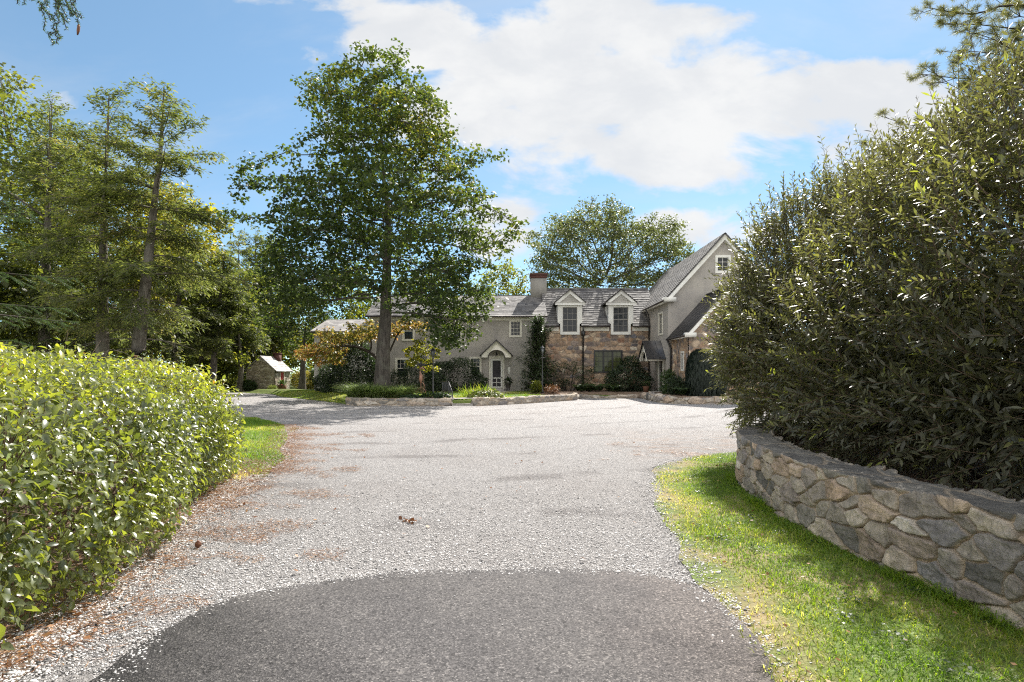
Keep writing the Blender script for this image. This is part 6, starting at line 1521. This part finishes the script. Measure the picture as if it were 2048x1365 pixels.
grass('island_grass', ip, 30000, .075, .018, drop, 703, lambda q: .45 + .2*pn(q[:, 0]*.6, q[:, 1]*.6), 'short grass of the raised front lawn', .8)
# pine needle drifts, leaf litter
rng = np.random.default_rng(710)
def flat_litter(name, q, z, ln, w, mat, label, kindname='litter', curl=.25, cat='litter'):
    n = len(q); a = rng.uniform(0, 6.28, n); D = np.stack([np.cos(a), np.sin(a), rng.normal(size=n)*.12], 1)
    o = leaves(name, np.column_stack([q, z + rng.uniform(0, .008, n)]), D, nrm([0, 0, 1.] + rv(n, curl)), ln*rng.uniform(.6, 1.3, n), w*rng.uniform(.7, 1.3, n), rng.uniform(0, 1, n), M[mat], None, 'quad', .05, -.1)
    tag(o, label, cat, kind='stuff'); return o
q = poly_points([(-2.6, 3.2), (-1.4, 4.7), (-2.0, 7), (-2.6, 10), (-3.6, 15), (-6.6, 17), (-4.2, 10.4), (-3.9, 8.5), (-3.1, 5)], 30000)
nd = SN(711, 2, 5, 1.6); dl = q[:, 0] - np.interp(q[:, 1], [3, 4.4, 6, 8, 10, 13, 17], [-2.7, -3.0, -3.4, -3.9, -4.15, -5.2, -6.9]); m_ = nd(q[:, 0]*1.0 + q[:, 1]*.5, q[:, 1]*2.2) + .5*SN(712, 2, 3, 5)(q[:, 0], q[:, 1]) > -.1 + 1.9*sstep(dl, -.1, 2.3)
flat_litter('pine_needle', q[m_], .014, .075, .0045, 'dead', 'orange fallen pine needles drifted across the gravel margin', curl=.4)
q = poly_points(mulch_poly, 9000); q = q[q[:, 0] > -4.9]
flat_litter('leaf_litter', q, .018, .05, .016, 'dead', 'brown twigs and leaf litter on the earth below the hedge', curl=.5)
q = poly_points([(1.6, 10.3), (3.4, 10.6), (4.4, 11.3), (5, 12.4), (2.5, 13), (1.5, 12)], 5200); m_ = nd(q[:, 0]*1.3, q[:, 1]*2) > .75
flat_litter('pine_needle', q[m_], .014, .08, .006, 'dead', 'orange needles on the gravel beyond the far tip of the right lawn', curl=.4)
q = poly_points(lawn_poly, 200); flat_litter('leaf_litter', q, .045, .035, .022, 'dead', 'scattered dead leaves in the right lawn', curl=.5)
# loose gravel stones
def stones(name, q, z, s, label, mat='gravel_loose'):
    n = len(q); base = np.array([(1,0,0),(-1,0,0),(0,1,0),(0,-1,0),(0,0,1),(0,0,-1)], float)*1.0
    fc = np.array([(0,2,4),(2,1,4),(1,3,4),(3,0,4),(2,0,5),(1,2,5),(3,1,5),(0,3,5)])
    sc = s*np.exp(rng.normal(size=(n, 1, 1))*.35)*rng.uniform(.6, 1.1, (n, 1, 3))*np.array([1, 1, .45]); jit = 1 + rng.uniform(-.25, .25, (n, 6, 3))
    a = rng.uniform(0, 6.28, n); c, s_ = np.cos(a), np.sin(a); V = base[None]*jit*sc + rng.normal(size=(n, 6, 3))*sc*.25
    X = V[..., 0]*c[:, None] - V[..., 1]*s_[:, None]; Yv = V[..., 0]*s_[:, None] + V[..., 1]*c[:, None]
    V = np.stack([X, Yv, V[..., 2]], -1) + np.column_stack([q, np.full(n, z)])[:, None] + np.array([0, 0, 1])*sc[:, :, 2:]*.2
    o = mesh_np(name, V.reshape(-1, 3), (np.arange(n)[:, None, None]*6 + fc).ravel(), np.arange(n*8)*3, M[mat], None, face_attr={'tint': np.repeat(rng.uniform(0, 1, n), 8)})
    tag(o, label, 'gravel', kind='stuff'); return o
m_, nb = new_mat('gravel_loose'); c = nb.ramp(nb.attr('tint'), [(0, (.10, .10, .105)), (.12, (.30, .29, .285)), (.3, (.49, .47, .46)), (.7, (.66, .635, .62)), (.9, (.77, .745, .73)), (1, (.82, .80, .785))]); M['gravel_loose'] = finish(m_, nb, principled(nb, c, .75, .3))
q = poly_points(gravel_poly, 420000); q = q[(q[:, 1] > 3.0) & (q[:, 1] < 12.5) & ~in_poly(q[:, 0], q[:, 1], lawn_poly) & ~in_poly(q[:, 0], q[:, 1], mulch_poly) & ~in_poly(q[:, 0], q[:, 1], verge_poly)]
asp = [(-2.05, -2), (-2.05, 2.94), (-2.15, 3.4), (-2.08, 3.85), (-1.70, 4.18), (-1.25, 4.38), (-.49, 4.52), (.7, 4.54), (1.13, 4.44), (1.36, 4.1), (1.40, 3.5), (1.36, 2.9), (1.34, -2)]
q = q[~in_poly(q[:, 0], q[:, 1], asp)]; q = q[rng.random(len(q)) < np.clip(1.5 - q[:, 1]*.12, .0, 1)]
q2 = poly_points([(-2.9, 3.0), (1.6, 3.0), (1.9, 9), (-3.8, 9)], 110000); q2 = q2[rng.random(len(q2)) < 1 - sstep(q2[:, 1], 3.5, 9)]; q = np.concatenate([q, q2]); q = q[~in_poly(q[:, 0], q[:, 1], asp)]
stones('gravel_stones', q, .002, .0065, 'loose crushed stone lying on the gravel drive')
q = poly_points(asp, 150); q = q[q[:, 1] > 2.2]; stones('loose_chippings', q, .021, .0042, 'stray pale chippings on the asphalt')
# stones kicked over the soft margins
def along(pts, n, wd):
    q = smooth_line(pts, .05); i = rng.integers(0, len(q) - 1, n); d = nrm(q[i+1] - q[i]); return q[i] + (q[i+1] - q[i])*rng.random((n, 1)) + np.column_stack([-d[:, 1], d[:, 0]])*(rng.normal(size=(n, 1))*wd)
q = np.concatenate([along([(-2.62, 2.6), (-2.75, 3.3), (-3.0, 4.3), (-3.42, 5.9), (-3.72, 7.6), (-4.05, 8.8)], 16000, .16), along([(-3.95, 9.4), (-4.15, 10.4), (-4.75, 11.6), (-5.35, 13.6), (-6.9, 17.2)], 9000, .16), along([(1.36, 2.6), (1.42, 3.6), (1.50, 4.5), (1.64, 6.17), (2.0, 8.1), (2.55, 9.6), (3.3, 10.6), (4.57, 11.35)], 4500, .10)])
stones('edge_stones', q, .012, .0085, 'loose stones scattered over the edges of lawn, verge and earth')
q = np.concatenate([along([(-2.75, 3.0), (-3.05, 4.3), (-3.45, 5.9), (-3.75, 7.6), (-4.1, 9.0)], 5000, .22), along([(-3.9, 9.0), (-4.2, 10.4), (-4.8, 11.6), (-5.4, 13.6), (-7, 17.2)], 9000, .28)])
flat_litter('pine_needle', q, .02, .08, .005, 'dead', 'orange needles gathered along the verge and hedge foot', curl=.4)
q = along([(-2.05, 1.5), (-2.08, 2.94), (-2.17, 3.4), (-2.1, 3.85), (-1.72, 4.2), (-1.25, 4.4), (-.49, 4.54), (.7, 4.56), (1.15, 4.46), (1.38, 4.1), (1.42, 3.5)], 2600, .055)
stones('apron_stones', q, .018, .0065, 'loose stones spilling over the edge of the asphalt apron')
q = np.concatenate([poly_points([(-2.6, 3.5), (1.3, 4.7), (1.6, 8), (3, 13), (-5, 14), (-3.6, 8)], 70), along([(-2.9, 3.3), (-3.3, 5), (-3.8, 8), (-4.6, 11.5), (-5.6, 14)], 130, .3)])
flat_litter('dry_leaf', q, .024, .05, .034, 'dead', 'dry brown leaves blown thinly over the gravel', curl=.5)
# single things on the gravel
def at0(px, py, z=.0):
    Yd = (CH - z)*F/(py - HZ); return np.array([(px-1024)/F*Yd, Yd, z])
p = at0(396, 1092, .02); t = thing('pine_cone', 'reddish pine cone lying on the gravel left of the drive', 'pine cone', tuple(p)); mb = MB()
for k in range(7): mb.lathe([(.004, 0), (.030*math.sin(.5 + k*.36), .004), (.024*math.sin(.5 + k*.36), .012)], p + [0, 0, -.02 + k*.009], 9)
mb.build('scales', M['cone'], t)
for px, py, lb in ((810, 1040, 'crumpled brown leaf on the gravel, the left of two close together'), (827, 1043, 'crumpled brown leaf on the gravel, the right of two close together')):
    p = at0(px, py, .02); rng = np.random.default_rng(px); n = 5; d = nrm(rv(n)*[1, 1, .5])
    o = leaves('fallen_leaf', p + rv(n, .012)*[1, 1, .3], d, nrm([0, 0, 1.] + rv(n, .7)), .06, .045, rng.uniform(0, .5, n), M['dead'], None, 'leaf8', .3, .3); tag(o, lb, 'leaf', 'crumpled leaves on the drive')
# longer tufts and clover along the foot of the wall
wallq = along([(3.05, 2.2), (3.05, 3.5), (2.92, 4.75), (2.87, 6.0), (3.03, 7.5), (3.33, 8.6)], 5200, .045)
n = len(wallq); rng = np.random.default_rng(720); P = np.column_stack([wallq, np.full(n, .008)]); a = rng.uniform(0, 6.28, n); hd = np.stack([np.cos(a), np.sin(a), np.zeros(n)], 1)
o = leaves('wall_grass', P, nrm(hd*.5 + [0, 0, 1]), nrm(hd + rv(n, .3)), .10*rng.uniform(.4, 1.3, n)*(1 + .5*SN(721, 2, 3, 4)(wallq[:, 0], wallq[:, 1])), .006, np.clip(rng.normal(.35, .2, n), 0, 1), M['grass'], None, 'blade', 0, .35)
tag(o, 'longer grass tufts growing at the foot of the stone wall', 'grass', kind='stuff')
q = poly_points(lawn_poly, 60); q = np.repeat(q[q[:, 0] > 1.9], 26, 0); q = q + rng.normal(size=q.shape)*.05; n = len(q)
o = leaves('clover', np.column_stack([q, .03 + rng.uniform(0, .02, n)]), nrm(rv(n)*[1, 1, .2]), nrm(rv(n, .3) + [0, 0, 1]), .024, .022, rng.uniform(0, .5, n), M['lf_fern'], None, 'quad', .1, .1)
tag(o, 'patches of clover in the shaded lawn', 'clover', kind='stuff')
